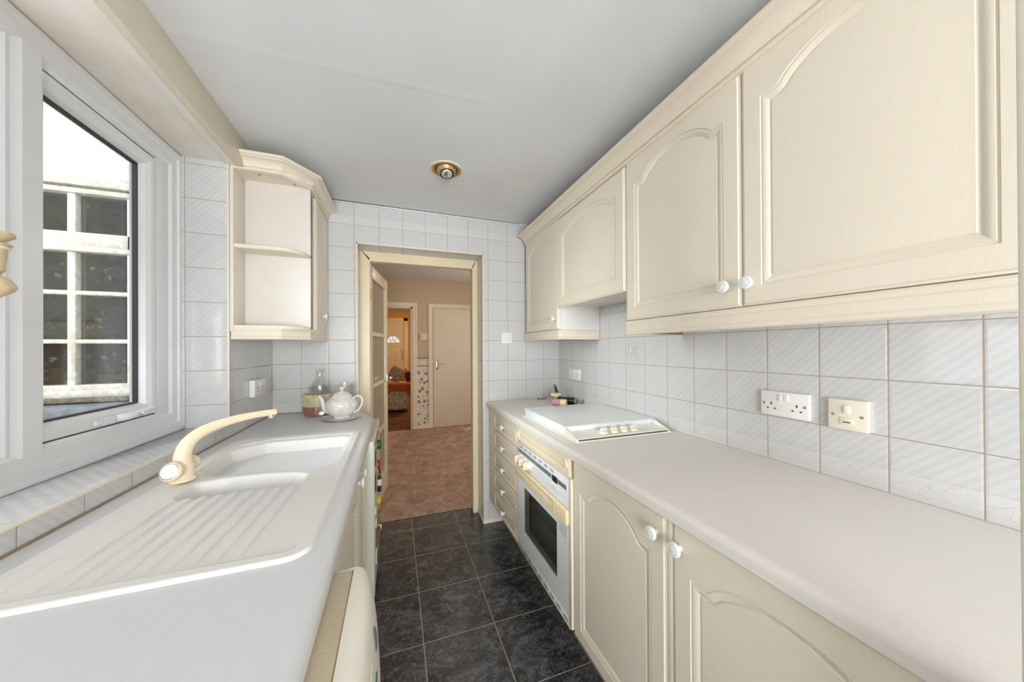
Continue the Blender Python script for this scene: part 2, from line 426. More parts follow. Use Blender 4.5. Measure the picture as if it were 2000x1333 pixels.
def spline(P, n=8):
    P = [Vector(p) for p in P]; out = []
    for i in range(len(P)-1):
        p0, p1, p2, p3 = P[max(i-1, 0)], P[i], P[i+1], P[min(i+2, len(P)-1)]
        for k in range(n):
            t = k/n; out.append(0.5*((2*p1) + (p2-p0)*t + (2*p0-5*p1+4*p2-p3)*t*t + (3*p1-p0-3*p2+p3)*t*t*t))
    out.append(P[-1]); return out
def line_int(p, d, q, e):
    cr = d.x*e.y - d.y*e.x
    if abs(cr) < 1e-9: return q.copy()
    t = ((q.x-p.x)*e.y - (q.y-p.y)*e.x)/cr; return p + d*t
def offset_poly(pts, off):
    """inward offset of a counter-clockwise outline; off is one number or one per edge (edge i runs i -> i+1)"""
    n = len(pts); P = [Vector((p[0], p[1])) for p in pts]; out = []
    o = off if isinstance(off, (list, tuple)) else [off]*n
    E = []
    for i in range(n):
        d = (P[(i+1) % n]-P[i]).normalized(); nn = Vector((-d.y, d.x)); E.append((P[i]+nn*o[i], d))
    for i in range(n):
        (p, d), (q, e) = E[i-1], E[i]; out.append(line_int(p, d, q, e))
    return out
def slab(bm, outline, z0, z1, r, redges=None, hole=None, seg=5):
    n = len(outline); redges = range(n) if redges is None else redges
    loops = []
    loops.append([(p.x, p.y, z0) for p in offset_poly(outline, [0.003 if i in redges else 0 for i in range(n)])])
    loops.append([(p[0], p[1], z0+0.003) for p in outline])
    for k in range(seg+1):
        a = k/seg*PI/2; ins = r*(1-math.cos(a))
        loops.append([(p.x, p.y, z1-r+r*math.sin(a)) for p in offset_poly(outline, [ins if i in redges else 0 for i in range(n)])])
    if hole is None:
        rings(bm, loops, True, True, True); return bm
    L = rings(bm, loops, True, True, False)
    H1 = [bm.verts.new((p[0], p[1], z1)) for p in hole]; H0 = [bm.verts.new((p[0], p[1], z0)) for p in hole]
    es = [bm.edges.get((L[-1][i], L[-1][(i+1) % n])) for i in range(n)]
    m = len(hole)
    for i in range(m): es.append(bm.edges.new((H1[i], H1[(i+1) % m])))
    bmesh.ops.triangle_fill(bm, use_beauty=True, use_dissolve=False, edges=es)
    for i in range(m): bm.faces.new((H1[i], H1[(i+1) % m], H0[(i+1) % m], H0[i]))
    return bm
def sweep(bm, prof, path, z=0.0, closed=False, caps=True):
    """prof [(out, height)], swept along path [(x, y)]; out is to the right of the walking direction"""
    P = [Vector((p[0], p[1])) for p in path]; n = len(P); loops = []
    for i in range(n):
        d0 = (P[i]-P[i-1]).normalized() if (i > 0 or closed) else None
        d1 = (P[(i+1) % n]-P[i]).normalized() if (i < n-1 or closed) else None
        if d0 is None: d0 = d1
        if d1 is None: d1 = d0
        n0, n1 = Vector((d0.y, -d0.x)), Vector((d1.y, -d1.x)); m = n0+n1; m = m/(m.dot(n1) or 1)
        loops.append([(P[i].x+m.x*o, P[i].y+m.y*o, z+h) for o, h in prof])
    if closed: loops.append(loops[0])
    rings(bm, loops, True, caps and not closed, caps and not closed); return bm
def prism(bm, poly, f0, f1, mi=0):
    """poly [(a, b)]; f0, f1 map (a, b) to the two end points"""
    rings(bm, [[f0(*p) for p in poly], [f1(*p) for p in poly]], True, True, True, mi); return bm

# panel doors -------------------------------------------------------
def arch_contour(w, h, m, ah):
    """counter-clockwise panel outline with a cathedral arch of rise ah (0: plain rectangle)"""
    x0, x1, y0, y1 = m, w-m, m, h-m
    if ah <= 0: return [(x0, y0), (x1, y0), (x1, y1), (x0, y1)]
    sh = y1-ah; fl = min(0.035, (x1-x0)*0.1); pts = [(x0, y0), (x1, y0), (x1, sh)]
    n = 16; half = (x1-x0)/2-fl; cx = (x0+x1)/2
    def rise(s):
        a = 0.13
        t = s/a*0.5*a if s < a else None
        v = 1-(1-s)**2.3
        k = min(1, s/a); k = k*k*(3-2*k)
        return ah*v*k
    up = [(fl+half*i/n, rise(i/n)) for i in range(n+1)]
    for d, r in up: pts.append((x1-d, sh+r))
    for d, r in reversed(up[:-1]): pts.append((x0+d, sh+r))
    pts.append((x0, sh)); return pts
EDGE = [(0, -0.019), (0, -0.006), (0.0015, -0.0035), (0.004, -0.003), (0.0055, -0.003), (0.0062, -0.0015), (0.0085, 0), (0.010, 0)]
MOULD = [(0, 0), (0.0015, -0.0028), (0.0040, -0.0028), (0.0055, -0.0012), (0.009, -0.0014), (0.020, -0.0066), (0.0215, -0.0080), (0.0245, -0.0080), (0.0262, -0.0055), (0.033, -0.0050)]
def door_front(w, h, ah, f, m=0.052, mould=MOULD):
    """a door w x h with a routed panel; f(u, v, d) places a point (d: out of the door's face)"""
    bm = B()
    base = [(0, 0), (w, 0), (w, h), (0, h)]
    L = rings(bm, [[(p.x, p.y, d) for p in offset_poly(base, o)] for o, d in EDGE], True, True, False)
    con = arch_contour(w, h, m, ah)
    K = rings(bm, [[(p.x, p.y, d) for p in offset_poly(con, o)] for o, d in mould], True, False, False)
    def loop_edges(l): return [bm.edges.get((l[i], l[(i+1) % len(l)])) for i in range(len(l))]
    bmesh.ops.triangle_fill(bm, use_beauty=True, use_dissolve=False, edges=loop_edges(L[-1])+loop_edges(K[0]))
    bmesh.ops.triangle_fill(bm, use_beauty=True, use_dissolve=False, edges=loop_edges(K[-1]))
    for v in bm.verts: v.co = Vector(f(*v.co))
    return bm
KNOB = [(0.0075, 0), (0.0075, 0.010), (0.0095, 0.013), (0.0175, 0.016), (0.0185, 0.020), (0.0175, 0.0235), (0.0150, 0.0250), (0.0125, 0.0246), (0.0105, 0.0252), (0.006, 0.0262), (0, 0.0264)]
def knob(parent, p, d):
    return part('knob', lathe(B(), KNOB, p, d, 24, True), 'knob', parent, 'white ceramic knob')

# ------------------------------------------------------------------ the room shell
XL, XR, YB, ZC = -0.70, 1.235, 2.339, 2.245
OX0, OX1, OZ = -0.232, 0.612, 1.985          # door opening in the back wall
YF = 2.52                                    # hall face of the back wall's tiled reveal
WY0, WY1, WZ0, WZ1, WX = 0.62, 1.80, 0.955, 2.124, -0.862   # window recess
struct('floor', box(B(), -1.1, 1.3, -2.5, 2.62, -0.06, 0), 'floor')
struct('ceiling', box(B(), -1.1, 1.3, -2.5, 2.7, ZC, ZC+0.06), 'ceiling')
bm = B()
box(bm, XL-0.3, OX0, YB, 2.62, 0, ZC+0.02); box(bm, OX1, XR+0.1, YB, 2.62, 0, ZC+0.02); box(bm, OX0, OX1, YB, 2.62, OZ, ZC+0.02)
struct('wall_back', bm, 'tile_x', smooth=False)
struct('wall_right', box(B(), XR, XR+0.1, -2.5, YB, 0, ZC+0.02), 'tile_y', smooth=False)
bm = B()
box(bm, XL-0.3, XL, WY1, YB, 0, ZC+0.02); box(bm, XL-0.3, XL, -2.5, WY0, 0, ZC+0.02)
struct('wall_left', bm, 'tile_y', smooth=False)
struct('wall_left_sill', box(B(), XL-0.3, XL, WY0, WY1, 0, WZ0-0.006), 'tile_sf', smooth=False)
struct('wall_left_reveal', box(B(), WX-0.01, XL+0.001, WY1-0.006, WY1, WZ0, WZ1), 'tile_rev', smooth=False)
struct('trim_1', box(B(), WX, XL+0.003, WY0, WY1, WZ0-0.006, WZ0, 0.002), 'tile_sill')
struct('trim_2', box(B(), XL-0.004, XL+0.004, WY1-0.008, WY1+0.002, WZ0, WZ1, 0.002), 'trim')         # corner bead of the reveal
struct('trim_3', box(B(), XL, XL+0.0045, WY0, WY1, WZ0-0.007, WZ0+0.001, 0.001), 'trim')              # bead along the sill
# lowered soffit and fascia over the window
bm = B(); box(bm, XL-0.3, -0.655, -0.6, WY1+0.005, WZ1, WZ1+0.03, 0.002); box(bm, -0.712, -0.66, -0.6, WY1+0.01, WZ1-0.004, WZ1, 0.001)
struct('ceiling_soffit', bm, 'soffit')
bm = B(); box(bm, -0.672, -0.645, -0.6, 2.02, WZ1-0.006, ZC, 0.002)
struct('trim_4', bm, 'fascia')
struct('wall_left_lintel', box(B(), XL-0.3, XL, WY0, YB, WZ1+0.03, ZC), 'paint')
# thin ceiling bead along the back wall, plastic tile edging round the door opening
struct('trim_5', box(B(), -0.42, 0.98, YB-0.012, YB, ZC-0.012, ZC-0.001, 0.002), 'upvc')
bm = B()
for x in (OX0, OX1): box(bm, x-0.005, x+0.005, YB-0.004, YB+0.006, 0.018, OZ+0.005, 0.002)
box(bm, OX0-0.005, OX1+0.005, YB-0.004, YB+0.006, OZ-0.005, OZ+0.005, 0.002)
struct('trim_6', bm, 'trim')
struct('baseboard_back', box(B(), OX1-0.004, 0.80, YB-0.006, YB, 0, 0.03, 0.001), 'trim')
struct('baseboard_reveal', box(B(), OX1-0.006, OX1, YB, YF, 0, 0.03, 0.001), 'trim')
# ceiling board joints: very slightly raised taped seams
bm = B()
def seam(p, q, w=0.012):
    p, q = Vector(p), Vector(q); d = (q-p).normalized(); n = Vector((-d.y, d.x))*w
    rings(bm, [[(p.x-n.x, p.y-n.y, ZC), (p.x, p.y, ZC-0.0012), (p.x+n.x, p.y+n.y, ZC)], [(q.x-n.x, q.y-n.y, ZC), (q.x, q.y, ZC-0.0012), (q.x+n.x, q.y+n.y, ZC)]], False)
seam((0.36, -0.6), (0.335, YB)); seam((-0.64, 1.26), (0.34, 1.22), 0.02)
struct('ceiling_seam', bm, 'ceiling')
# rear room behind the camera: it only lets daylight in
bm = B(); box(bm, -1.1, -1.0, -2.5, -0.6, 0, ZC); box(bm, -1.1, 1.3, -2.62, -2.5, 0, 0.35); box(bm, -1.1, -0.95, -2.62, -2.5, 0.35, ZC); box(bm, -1.1, 1.3, -2.62, -2.5, 2.2, ZC+0.02)
struct('wall_rear', bm, 'paint')
# door post at the photographer's doorway, right edge of the picture
bm = B(); box(bm, 0.555, 0.62, 0.075, 0.13, 0, 2.10, 0.004)
struct('trim_7', bm, 'cream')

# door lining between kitchen and hall
bm = B()
sec = [(0, 0), (0.062, 0), (0.066, 0.004), (0.066, 0.012), (0.058, 0.016), (0.058, 0.10), (0, 0.10)]
prism(bm, sec, lambda a, b: (OX0+a, YF+b, 0), lambda a, b: (OX0+a, YF+b, 2.0-a))
prism(bm, sec, lambda a, b: (OX1-a*0.6, YF+b, 0), lambda a, b: (OX1-a*0.6, YF+b, 2.0-a))
prism(bm, sec, lambda a, b: (OX0+a, YF+b, 2.0-a*1.25), lambda a, b: (OX1-a*0.6, YF+b, 2.0-a*1.25))
struct('trim_8', bm, 'lining')

# ------------------------------------------------------------------ glazed hall door, standing open
dr = structroot('door_1', (-0.172, 2.615, 0.0))
hd = (Vector((-0.066, 3.28))-Vector((-0.172, 2.615))).normalized(); hn = Vector((hd.y, -hd.x))
def DP(s, t, z): return (-0.172+hd.x*s+hn.x*t, 2.615+hd.y*s+hn.y*t, z)
def dbox(bm, s0, s1, t0, t1, z0, z1, bev=0.003):
    t = B(); box(t, s0, s1, t0, t1, z0, z1, bev)
    for v in t.verts: v.co = Vector(DP(*v.co))
    merge(bm, t); return bm
LW = 0.672
bm = B()
dbox(bm, 0, 0.085, -0.04, 0, 0.012, 1.925); dbox(bm, LW-0.085, LW, -0.04, 0, 0.012, 1.925)
zs = [0.012, 0.20, 0.60, 1.005, 1.41, 1.835]; hh = [0.18, 0.035, 0.035, 0.035, 0.035, 0.09]
dbox(bm, 0.08, LW-0.08, -0.039, -0.001, 0.012, 0.20)
for z in zs[2:5]: dbox(bm, 0.08, LW-0.08, -0.036, -0.004, z-0.016, z+0.016)
dbox(bm, 0.08, LW-0.08, -0.039, -0.001, 1.835, 1.925)
struct('door_frame', bm, 'lining', dr)
for a, b_ in zip([0.20, 0.60, 1.005, 1.41], [0.60, 1.005, 1.41, 1.835]):
    struct('door_pane', dbox(B(), 0.082, LW-0.082, -0.022, -0.018, a+0.01, b_-0.01, 0), 'doorglass', dr)
bm = B()
for z in (1.70, 0.30): dbox(bm, -0.006, 0.03, 0, 0.004, z-0.04, z+0.04, 0.001)
struct('door_hinge', bm, 'brass', dr)
bm = B(); dbox(bm, LW-0.06, LW-0.03, 0, 0.006, 0.93, 1.08, 0.002)
tube(bm, [DP(LW-0.045, 0.004, 1.03), DP(LW-0.045, 0.04, 1.03), DP(LW-0.06, 0.048, 1.03), DP(LW-0.13, 0.048, 1.03)], 0.008, 10)
struct('door_handle', bm, 'chrome', dr)

# ------------------------------------------------------------------ the white upvc window
wr = structroot('window_1', (WX, 1.2, WZ0))
FX = WX                                     # room face of the outer frame
def wframe(bm, y0, y1, z0, z1, prof, x):
    """mitred ring of section prof [(inset, depth towards the yard)] in the plane x"""
    loops = []
    for i, d in prof: loops.append([(x-d, y0+i, z0+i), (x-d, y1-i, z0+i), (x-d, y1-i, z1-i), (x-d, y0+i, z1-i)])
    rings(bm, loops, True); return bm
OUT = [(0, 0.07), (0, 0.0), (0.026, 0.0), (0.030, 0.006), (0.044, 0.009), (0.052, 0.014), (0.060, 0.016), (0.060, 0.07)]
Z0, Z1 = WZ0+0.012, WZ1-0.004
bm = B()
wframe(bm, WY0, WY1, Z0, Z1, [(0, 0.07), (0, -0.002), (0.022, -0.002), (0.026, 0.004), (0.060, 0.004), (0.068, 0.012), (0.070, 0.07)], FX)
box(bm, FX-0.004, FX+0.012, WY0, WY1, WZ0, Z0+0.004, 0.003)
struct('window_frame', bm, 'upvc', wr)
bm = B()
my0, my1 = 1.140, 1.212
prism(bm, [(my0, -0.016), (my0+0.006, -0.012), (my0+0.018, -0.004), (my0+0.022, -0.001), (my1-0.002, -0.001), (my1, -0.003), (my1, -0.07), (my0, -0.07)],
      lambda a, b: (FX+b, a, Z0+0.058), lambda a, b: (FX+b, a, Z1-0.058))
struct('window_mullion', bm, 'upvc', wr)
# left fixed light with its bead
bm = B(); wframe(bm, WY0+0.062, my0+0.002, Z0+0.062, Z1-0.062, [(0, 0.06), (0, 0.010), (0.006, 0.010), (0.016, 0.018), (0.020, 0.024), (0.022, 0.030), (0.022, 0.05)], FX)
struct('window_bead', bm, 'upvc', wr)
struct('window_pane', box(B(), FX-0.042, FX-0.036, WY0+0.08, my0-0.012, Z0+0.08, Z1-0.08), 'obscure', wr)
# opening sash
sy0, sy1, sz0, sz1 = my1-0.016, 1.655, 1.049, 2.034
bm = B(); wframe(bm, sy0, sy1, sz0, sz1, [(0, 0.05), (0, 0.014), (0.004, 0.010), (0.026, 0.010), (0.030, 0.013), (0.040, 0.018), (0.045, 0.030), (0.047, 0.034), (0.047, 0.06)], FX)
sash = struct('window_sash', bm, 'upvc', wr)
bm = B(); wframe(bm, sy0+0.0472, sy1-0.0472, sz0+0.0472, sz1-0.0472, [(-0.001, 0.036), (0.005, 0.036), (0.005, 0.050), (-0.001, 0.050)], FX)
struct('window_gasket', bm, 'dark_gap', sash)
struct('sash_pane', box(B(), FX-0.052, FX-0.047, sy0+0.044, sy1-0.044, sz0+0.044, sz1-0.044), 'glass', sash)
bm = B(); box(bm, FX-0.03, FX-0.016, sy1, sy1+0.004, sz0-0.004, sz1+0.004); box(bm, FX-0.03, FX-0.016, my1, sy1, sz0-0.004, sz0); box(bm, FX-0.03, FX-0.016, my1, sy1, sz1, sz1+0.004)
struct('window_seal', bm, 'dark_gap', wr)
bm = B(); box(bm, FX-0.06, FX-0.012, sy1+0.004, WY1-0.06, Z0+0.06, Z1-0.06, 0.002); box(bm, FX-0.06, FX-0.012, my1, sy1+0.01, Z0+0.06, sz0-0.004, 0.002); box(bm, FX-0.06, FX-0.012, my1, sy1+0.01, sz1+0.004, Z1-0.06, 0.002)
struct('window_rebate', bm, 'upvc', wr)
# cockspur handle on the bottom rail of the sash
hy, hz = 1.455, sz0+0.018
HX = FX; FX = FX-0.024
bm = B()
box(bm, FX+0.014, FX+0.022, hy-0.060, hy+0.012, hz-0.014, hz+0.012, 0.005, 3)
tube(bm, spline([(FX+0.022, hy-0.005, hz), (FX+0.036, hy+0.012, hz+0.001), (FX+0.042, hy+0.045, hz+0.004), (FX+0.040, hy+0.10, hz+0.008), (FX+0.036, hy+0.155, hz+0.013)], 6), [0.012, 0.0135, 0.015, 0.016, 0.0165, 0.0165, 0.016, 0.016, 0.0155, 0.015, 0.0145, 0.014, 0.013, 0.012, 0.0115, 0.011, 0.0105, 0.010, 0.0095, 0.009, 0.008, 0.0075, 0.007, 0.006, 0.004], 12, True, 0.75)
box(bm, FX+0.014, FX+0.024, hy-0.085, hy-0.055, hz-0.010, hz+0.008, 0.004, 3)
h = struct('window_handle', bm, 'upvc', sash)
struct('handle_lock', lathe(B(), [(0.0085, 0), (0.0085, 0.002), (0.005, 0.003), (0, 0.0032)], (FX+0.056, hy+0.05, hz+0.004), (1, 0.1, 0.25), 20), 'chrome', h)
FX = HX

# ------------------------------------------------------------------ the yard outside
struct('ground_yard', box(B(), -14, XL-0.32, -9, 3.2, -0.12, -0.02), 'ground')
struct('wall_neighbour', (lambda bm: [box(bm, -9, -2.75, 3.0, 3.25, -0.02, 6), box(bm, -1.69, -0.98, 3.0, 3.25, -0.02, 6), box(bm, -2.75, -1.69, 3.0, 3.25, 2.42, 6), box(bm, -2.75, -1.69, 3.0, 3.25, -0.02, 0.98)] and bm)(B()), 'pebbledash')
struct('wall_outside', box(B(), XL-0.3, XL-0.2, YB, 3.05, 0, 6), 'pebbledash')
w2 = structroot('window_2', (-2.2, 3.0, 0.98))
bm = B()
def nb(x0, x1, z0, z1, y0=2.985, bev=0.006): box(bm, x0, x1, y0, 3.06, z0, z1, bev)
nb(-2.76, -1.685, 2.375, 2.445, 2.955); nb(-2.75, -1.69, 2.33, 2.365, 2.975)
nb(-2.75, -1.69, 1.975, 2.075); nb(-2.75, -1.69, 1.945, 1.98, 2.975); nb(-2.75, -1.69, 1.025, 1.065, 2.96); nb(-2.76, -1.68, 0.985, 1.03, 2.94)
nb(-1.725, -1.69, 1.0, 2.4); nb(-2.75, -2.70, 1.0, 2.4)
struct('window_frame', bm, 'oldpaint', w2)
bm = B()
for x in (-2.0, -2.37): nb(x-0.021, x+0.021, 1.04, 2.36, 2.99)
for z in (1.675, 1.352): nb(-2.72, -1.70, z-0.014, z+0.014, 2.992)
struct('window_bars', bm, 'oldpaint', w2)
struct('window_head', box(B(), -2.75, -1.69, 2.972, 2.99, 2.364, 2.378), 'debris', w2)
struct('window_sill', box(B(), -2.75, -1.69, 2.93, 3.0, 0.955, 0.988, 0.004), 'debris', w2)
xs = [-2.71, -2.37, -2.0, -1.70]; zz = [1.05, 1.352, 1.675, 1.96]
bm = B(); bars = [(a, b_, c_, d_) for a, b_ in zip(xs, xs[1:]) for c_, d_ in list(zip(zz, zz[1:]))+[(2.06, 2.345)]]
for a, b_, c_, d_ in bars:
    t = random.uniform(-.004, .004)
    struct('window_pane', prism(B(), [(a, c_), (b_, c_), (b_, d_), (a, d_)], lambda x, z: (x, 3.03+t*(x-a)/(b_-a), z), lambda x, z: (x, 3.036+t, z)), 'darkpane', w2)
struct('wall_ledge', box(B(), -3.2, -0.98, 2.78, 3.0, 0.80, 0.945, 0.01), 'lead')
struct('wall_coping', box(B(), -3.4, -0.98, 2.42, 2.785, 0.6, 0.865, 0.012), 'sandstone')
# hedge and fence across the yard, seen only as reflections in the old panes
def leafcloud(name, mat, n, boxes, size):
    bm = B()
    for _ in range(n):
        x0, x1, y0, y1, z0, z1 = random.choice(boxes)
        c = Vector((random.uniform(x0, x1), random.uniform(y0, y1), z0+(z1-z0)*random.random()**0.85))
        a = Vector((random.gauss(0, 1), random.gauss(0, 1), random.gauss(0, 1))).normalized(); b_ = a.orthogonal().normalized(); s = size*random.uniform(.6, 1.4)
        bm.faces.new([bm.verts.new(c+a*s), bm.verts.new(c+b_*s*0.5), bm.verts.new(c-a*s), bm.verts.new(c-b_*s*0.5)])
    me = bpy.data.meshes.new(name); bm.to_mesh(me); bm.free(); me.materials.append(M[mat]); o = bpy.data.objects.new(name, me); COL.objects.link(o); return o
tag(leafcloud('hedge_leaves', 'foliage', 16000, [(-9, -5.6, -3.6, -2.65, 0.5, 5.5), (-5.6, -2.8, -3.6, -2.8, 0.5, 6.5)], 0.12), 'tall green hedge across the yard, mirrored in the old window panes', 'hedge', kind='stuff')
tag(leafcloud('autumn_leaves', 'autumn', 900, [(-4.4, -3.6, -2.55, -2.25, 1.7, 3.2)], 0.09), 'orange autumn leaves in front of the green hedge', 'leaves', kind='stuff')
bm = B()
for i in range(30): box(bm, -9+i*0.25, -8.86+i*0.25, -2.2, -2.17, 0, 0.95+0.06*random.random())
box(bm, -9, -1.5, -2.17, -2.13, 0.3, 0.4); box(bm, -9, -1.5, -2.17, -2.13, 0.75, 0.83)
tag(finish(bm, 'picket_fence', 'fence', base=(-5, -2.2, 0)), 'low pale picket fence before the hedge, mirrored in the old panes', 'fence')

# ------------------------------------------------------------------ hall beyond the door
HY = 5.45
struct('floor_hall', box(B(), -0.9, 2.7, 2.62, HY, -0.05, 0.006), 'carpet')
struct('floor_front_room', box(B(), -2.0, 2.7, HY, 10.6, -0.05, 0.004), 'carpet2')
struct('ceiling_hall', box(box(B(), -0.95, 2.7, 2.62, 3.26, 2.42, 2.5), -2.0, 2.7, 3.26, 10.6, 2.42, 2.5), 'ceiling')
struct('wall_hall_left', box(B(), -0.98, -0.88, 2.62, HY, 0, 2.45), 'wallpaper')
bm = B(); box(bm, 2.6, 2.7, 2.6, 3.4, 0, 2.45); box(bm, 2.6, 2.7, 4.8, 10.6, 0, 2.45); box(bm, 2.6, 2.7, 3.4, 4.8, 0, 0.8); box(bm, 2.6, 2.7, 3.4, 4.8, 2.2, 2.45)
struct('wall_hall_right', bm, 'wallpaper')
bm = B(); box(bm, -0.9, -0.232, 2.62, 2.66, 0, 2.45); box(bm, 0.62, 2.7, 2.62, 2.66, 0, 2.45); box(bm, -0.24, 0.63, 2.62, 2.66, 2.0, 2.45)
struct('wall_hall_near', bm, 'wallpaper')
DX0, DX1 = -0.50, 0.262      # doorway to the front room
CX0, CX1 = 0.575, 1.33       # cupboard door
bm = B(); box(bm, -1.7, DX0, HY, HY+0.12, 0, 2.45); box(bm, DX0, DX1, HY, HY+0.12, 1.965, 2.45); box(bm, DX1, 2.7, HY, HY+0.12, 1.145, 2.45); box(bm, CX0, 2.7, HY, HY+0.12, 0, 1.145)
struct('wall_hall_back', bm, 'wallpaper', smooth=False)
struct('wall_hall_dado', box(B(), DX1, CX0, HY-0.002, HY+0.12, 0, 1.145), 'floral', smooth=False)
bm = B(); box(bm, DX1+0.06, CX0-0.06, HY-0.014, HY, 1.137, 1.150, 0.003); box(bm, DX1+0.06, CX0-0.06, HY-0.014, HY, 1.012, 1.024, 0.003)
struct('trim_9', bm, 'brown')
struct('baseboard_hall', box(B(), DX1+0.06, CX0-0.06, HY-0.016, HY-0.002, 0, 0.07, 0.003), 'hall_trim')
ARC = [(0, 0), (0.072, 0), (0.072, 0.010), (0.060, 0.018), (0.045, 0.014), (0.02, 0.016), (0, 0.010)]
bm = B()
prism(bm, ARC, lambda a, b: (DX1+a, HY-b, 0), lambda a, b: (DX1+a, HY-b, 1.965+a)); prism(bm, ARC, lambda a, b: (DX0-a, HY-b, 0), lambda a, b: (DX0-a, HY-b, 1.965+a))
prism(bm, ARC, lambda a, b: (DX0-a, HY-b, 1.965+a), lambda a, b: (DX1+a, HY-b, 1.965+a)); box(bm, DX1-0.03, DX1, HY, HY+0.12, 0, 1.965, 0.002); box(bm, DX0, DX1, HY, HY+0.12, 1.94, 1.965, 0.002)
struct('trim_10', bm, 'hall_trim')
bm = B()
prism(bm, ARC, lambda a, b: (CX0-a, HY-b, 0), lambda a, b: (CX0-a, HY-b, 1.965+a)); prism(bm, ARC, lambda a, b: (CX1+a, HY-b, 0), lambda a, b: (CX1+a, HY-b, 1.965+a)); prism(bm, ARC, lambda a, b: (CX0-a, HY-b, 1.965+a), lambda a, b: (CX1+a, HY-b, 1.965+a))
struct('trim_11', bm, 'hall_trim')
d2 = structroot('door_2', (0.95, HY, 0))
struct('door_leaf', box(B(), CX0+0.012, CX1-0.004, HY-0.012, HY+0.03, 0.012, 1.955, 0.003), 'hall_door', d2)
bm = B(); box(bm, CX0+0.055, CX0+0.09, HY-0.018, HY-0.011, 0.96, 1.11, 0.002)
tube(bm, [(CX0+0.075, HY-0.014, 1.05), (CX0+0.075, HY-0.05, 1.05), (CX0+0.09, HY-0.058, 1.05), (CX0+0.185, HY-0.056, 1.04)], [0.010, 0.010, 0.009, 0.007], 10)
struct('door_handle', bm, 'chrome', d2)
# front room
bm = B(); box(bm, -2.0, -0.47, 10.3, 10.45, 0, 2.45); box(bm, 0.36, 2.7, 10.3, 10.45, 0, 2.45); box(bm, -0.47, 0.36, 10.3, 10.45, 2.22, 2.45)
struct('wall_front_room', bm, 'gold_wall'); struct('wall_front_room_left', box(B(), -2.1, -2.0, HY, 10.6, 0, 2.45), 'gold_wall')
d3 = structroot('door_3', (-0.05, 10.3, 0))
bm = B(); fx, fz, R0 = -0.06, 1.49, 0.185
arc = [(fx+R0*math.cos(a), fz+R0*math.sin(a)) for a in [PI*i/14 for i in range(15)]]
o4 = [(-0.40, 0.02), (0.235, 0.02), (0.235, 2.13), (-0.40, 2.13)]
V0 = [bm.verts.new((x, 10.285, z)) for x, z in o4]; V1 = [bm.verts.new((x, 10.285, z)) for x, z in arc]
es = [bm.edges.new((V0[i], V0[(i+1) % 4])) for i in range(4)] + [bm.edges.new((V1[i], V1[(i+1) % 15])) for i in range(15)]
bmesh.ops.triangle_fill(bm, use_beauty=True, edges=es)
bmesh.ops.solidify(bm, geom=bm.faces[:], thickness=0.03)
for x0, x1 in ((-0.33, -0.105), (-0.045, 0.17)):
    for z0, z1 in ((0.95, 1.40), (0.2, 0.85)):
        rings(bm, [[(x0+i, 10.284-d, z0+i), (x1-i, 10.284-d, z0+i), (x1-i, 10.284-d, z1-i), (x0+i, 10.284-d, z1-i)] for i, d in ((0, 0), (0.012, 0.012), (0.024, 0.004), (0.05, 0.010))], True, False, True)
struct('door_leaf', bm, 'front_door', d3)
bm = B()
for x in (-0.47, 0.235): box(bm, x, x+0.07 if x < 0 else 0.36, 10.25, 10.32, 0, 2.22, 0.006)
box(bm, -0.47, 0.36, 10.25, 10.32, 2.13, 2.22, 0.006); struct('door_frame', bm, 'front_door', d3)
bm = B(); prism(bm, arc, lambda a, b: (a, 10.302, b), lambda a, b: (a, 10.306, b)); struct('door_fanlight', bm, 'obscure', d3)
bm = B()
for a in (PI*.25, PI*.5, PI*.75): tube(bm, [(fx+.05*math.cos(a), 10.298, fz+.05*math.sin(a)), (fx+R0*math.cos(a), 10.298, fz+R0*math.sin(a))], 0.006, 6)
tube(bm, [(fx+.075*math.cos(PI*i/10), 10.298, fz+.075*math.sin(PI*i/10)) for i in range(11)], 0.006, 6)
struct('door_fanlight_bars', bm, 'grey', d3)
struct('door_handle', box(B(), 0.195, 0.22, 10.26, 10.29, 0.98, 1.28, 0.005), 'brass', d3)
# discoloured sealant where the left worktop meets the wall, and the crack over the back wall
struct('trim_12', box(B(), XL, XL+0.005, 0.55, YB-0.003, 0.9, 0.9045, 0.0015), 'amber')
struct('trim_13', box(B(), XL+0.005, -0.24, YB-0.005, YB, 0.9, 0.9045, 0.0015), 'amber')
P = [(-0.40+0.026*i, YB-0.013, ZC-0.003-0.006*abs(math.sin(i*2.1))*(i % 3 == 0)) for i in range(51)]
struct('ceiling_crack', tube(B(), P, [(0.0022 if i < 14 else 0.0009)+0.0010*abs(math.sin(i*1.7)) for i in range(51)], 6), 'debris')

# ------------------------------------------------------------------ right run: base units
XF = 0.65                    # face of the base doors
def facing_minus_x(xf, y1):  # u runs towards the camera, d out into the room
    return lambda u, v, d: (xf - d, y1 - u, v)
def rdoor(parent, name, xf, y0, y1, z0, z1, ah, mat='cream', m=0.052, label=None):
    f = lambda u, v, d: (xf - d, y1 - u, z0 + v)
    return part(name, door_front(y1-y0, z1-z0, ah, f, m), mat, parent, label)
def ldoor(parent, name, xf, y0, y1, z0, z1, ah, mat='cream', m=0.052, label=None):
    f = lambda u, v, d: (xf + d, y0 + u, z0 + v)
    return part(name, door_front(y1-y0, z1-z0, ah, f, m), mat, parent, label)
DT = 0.019
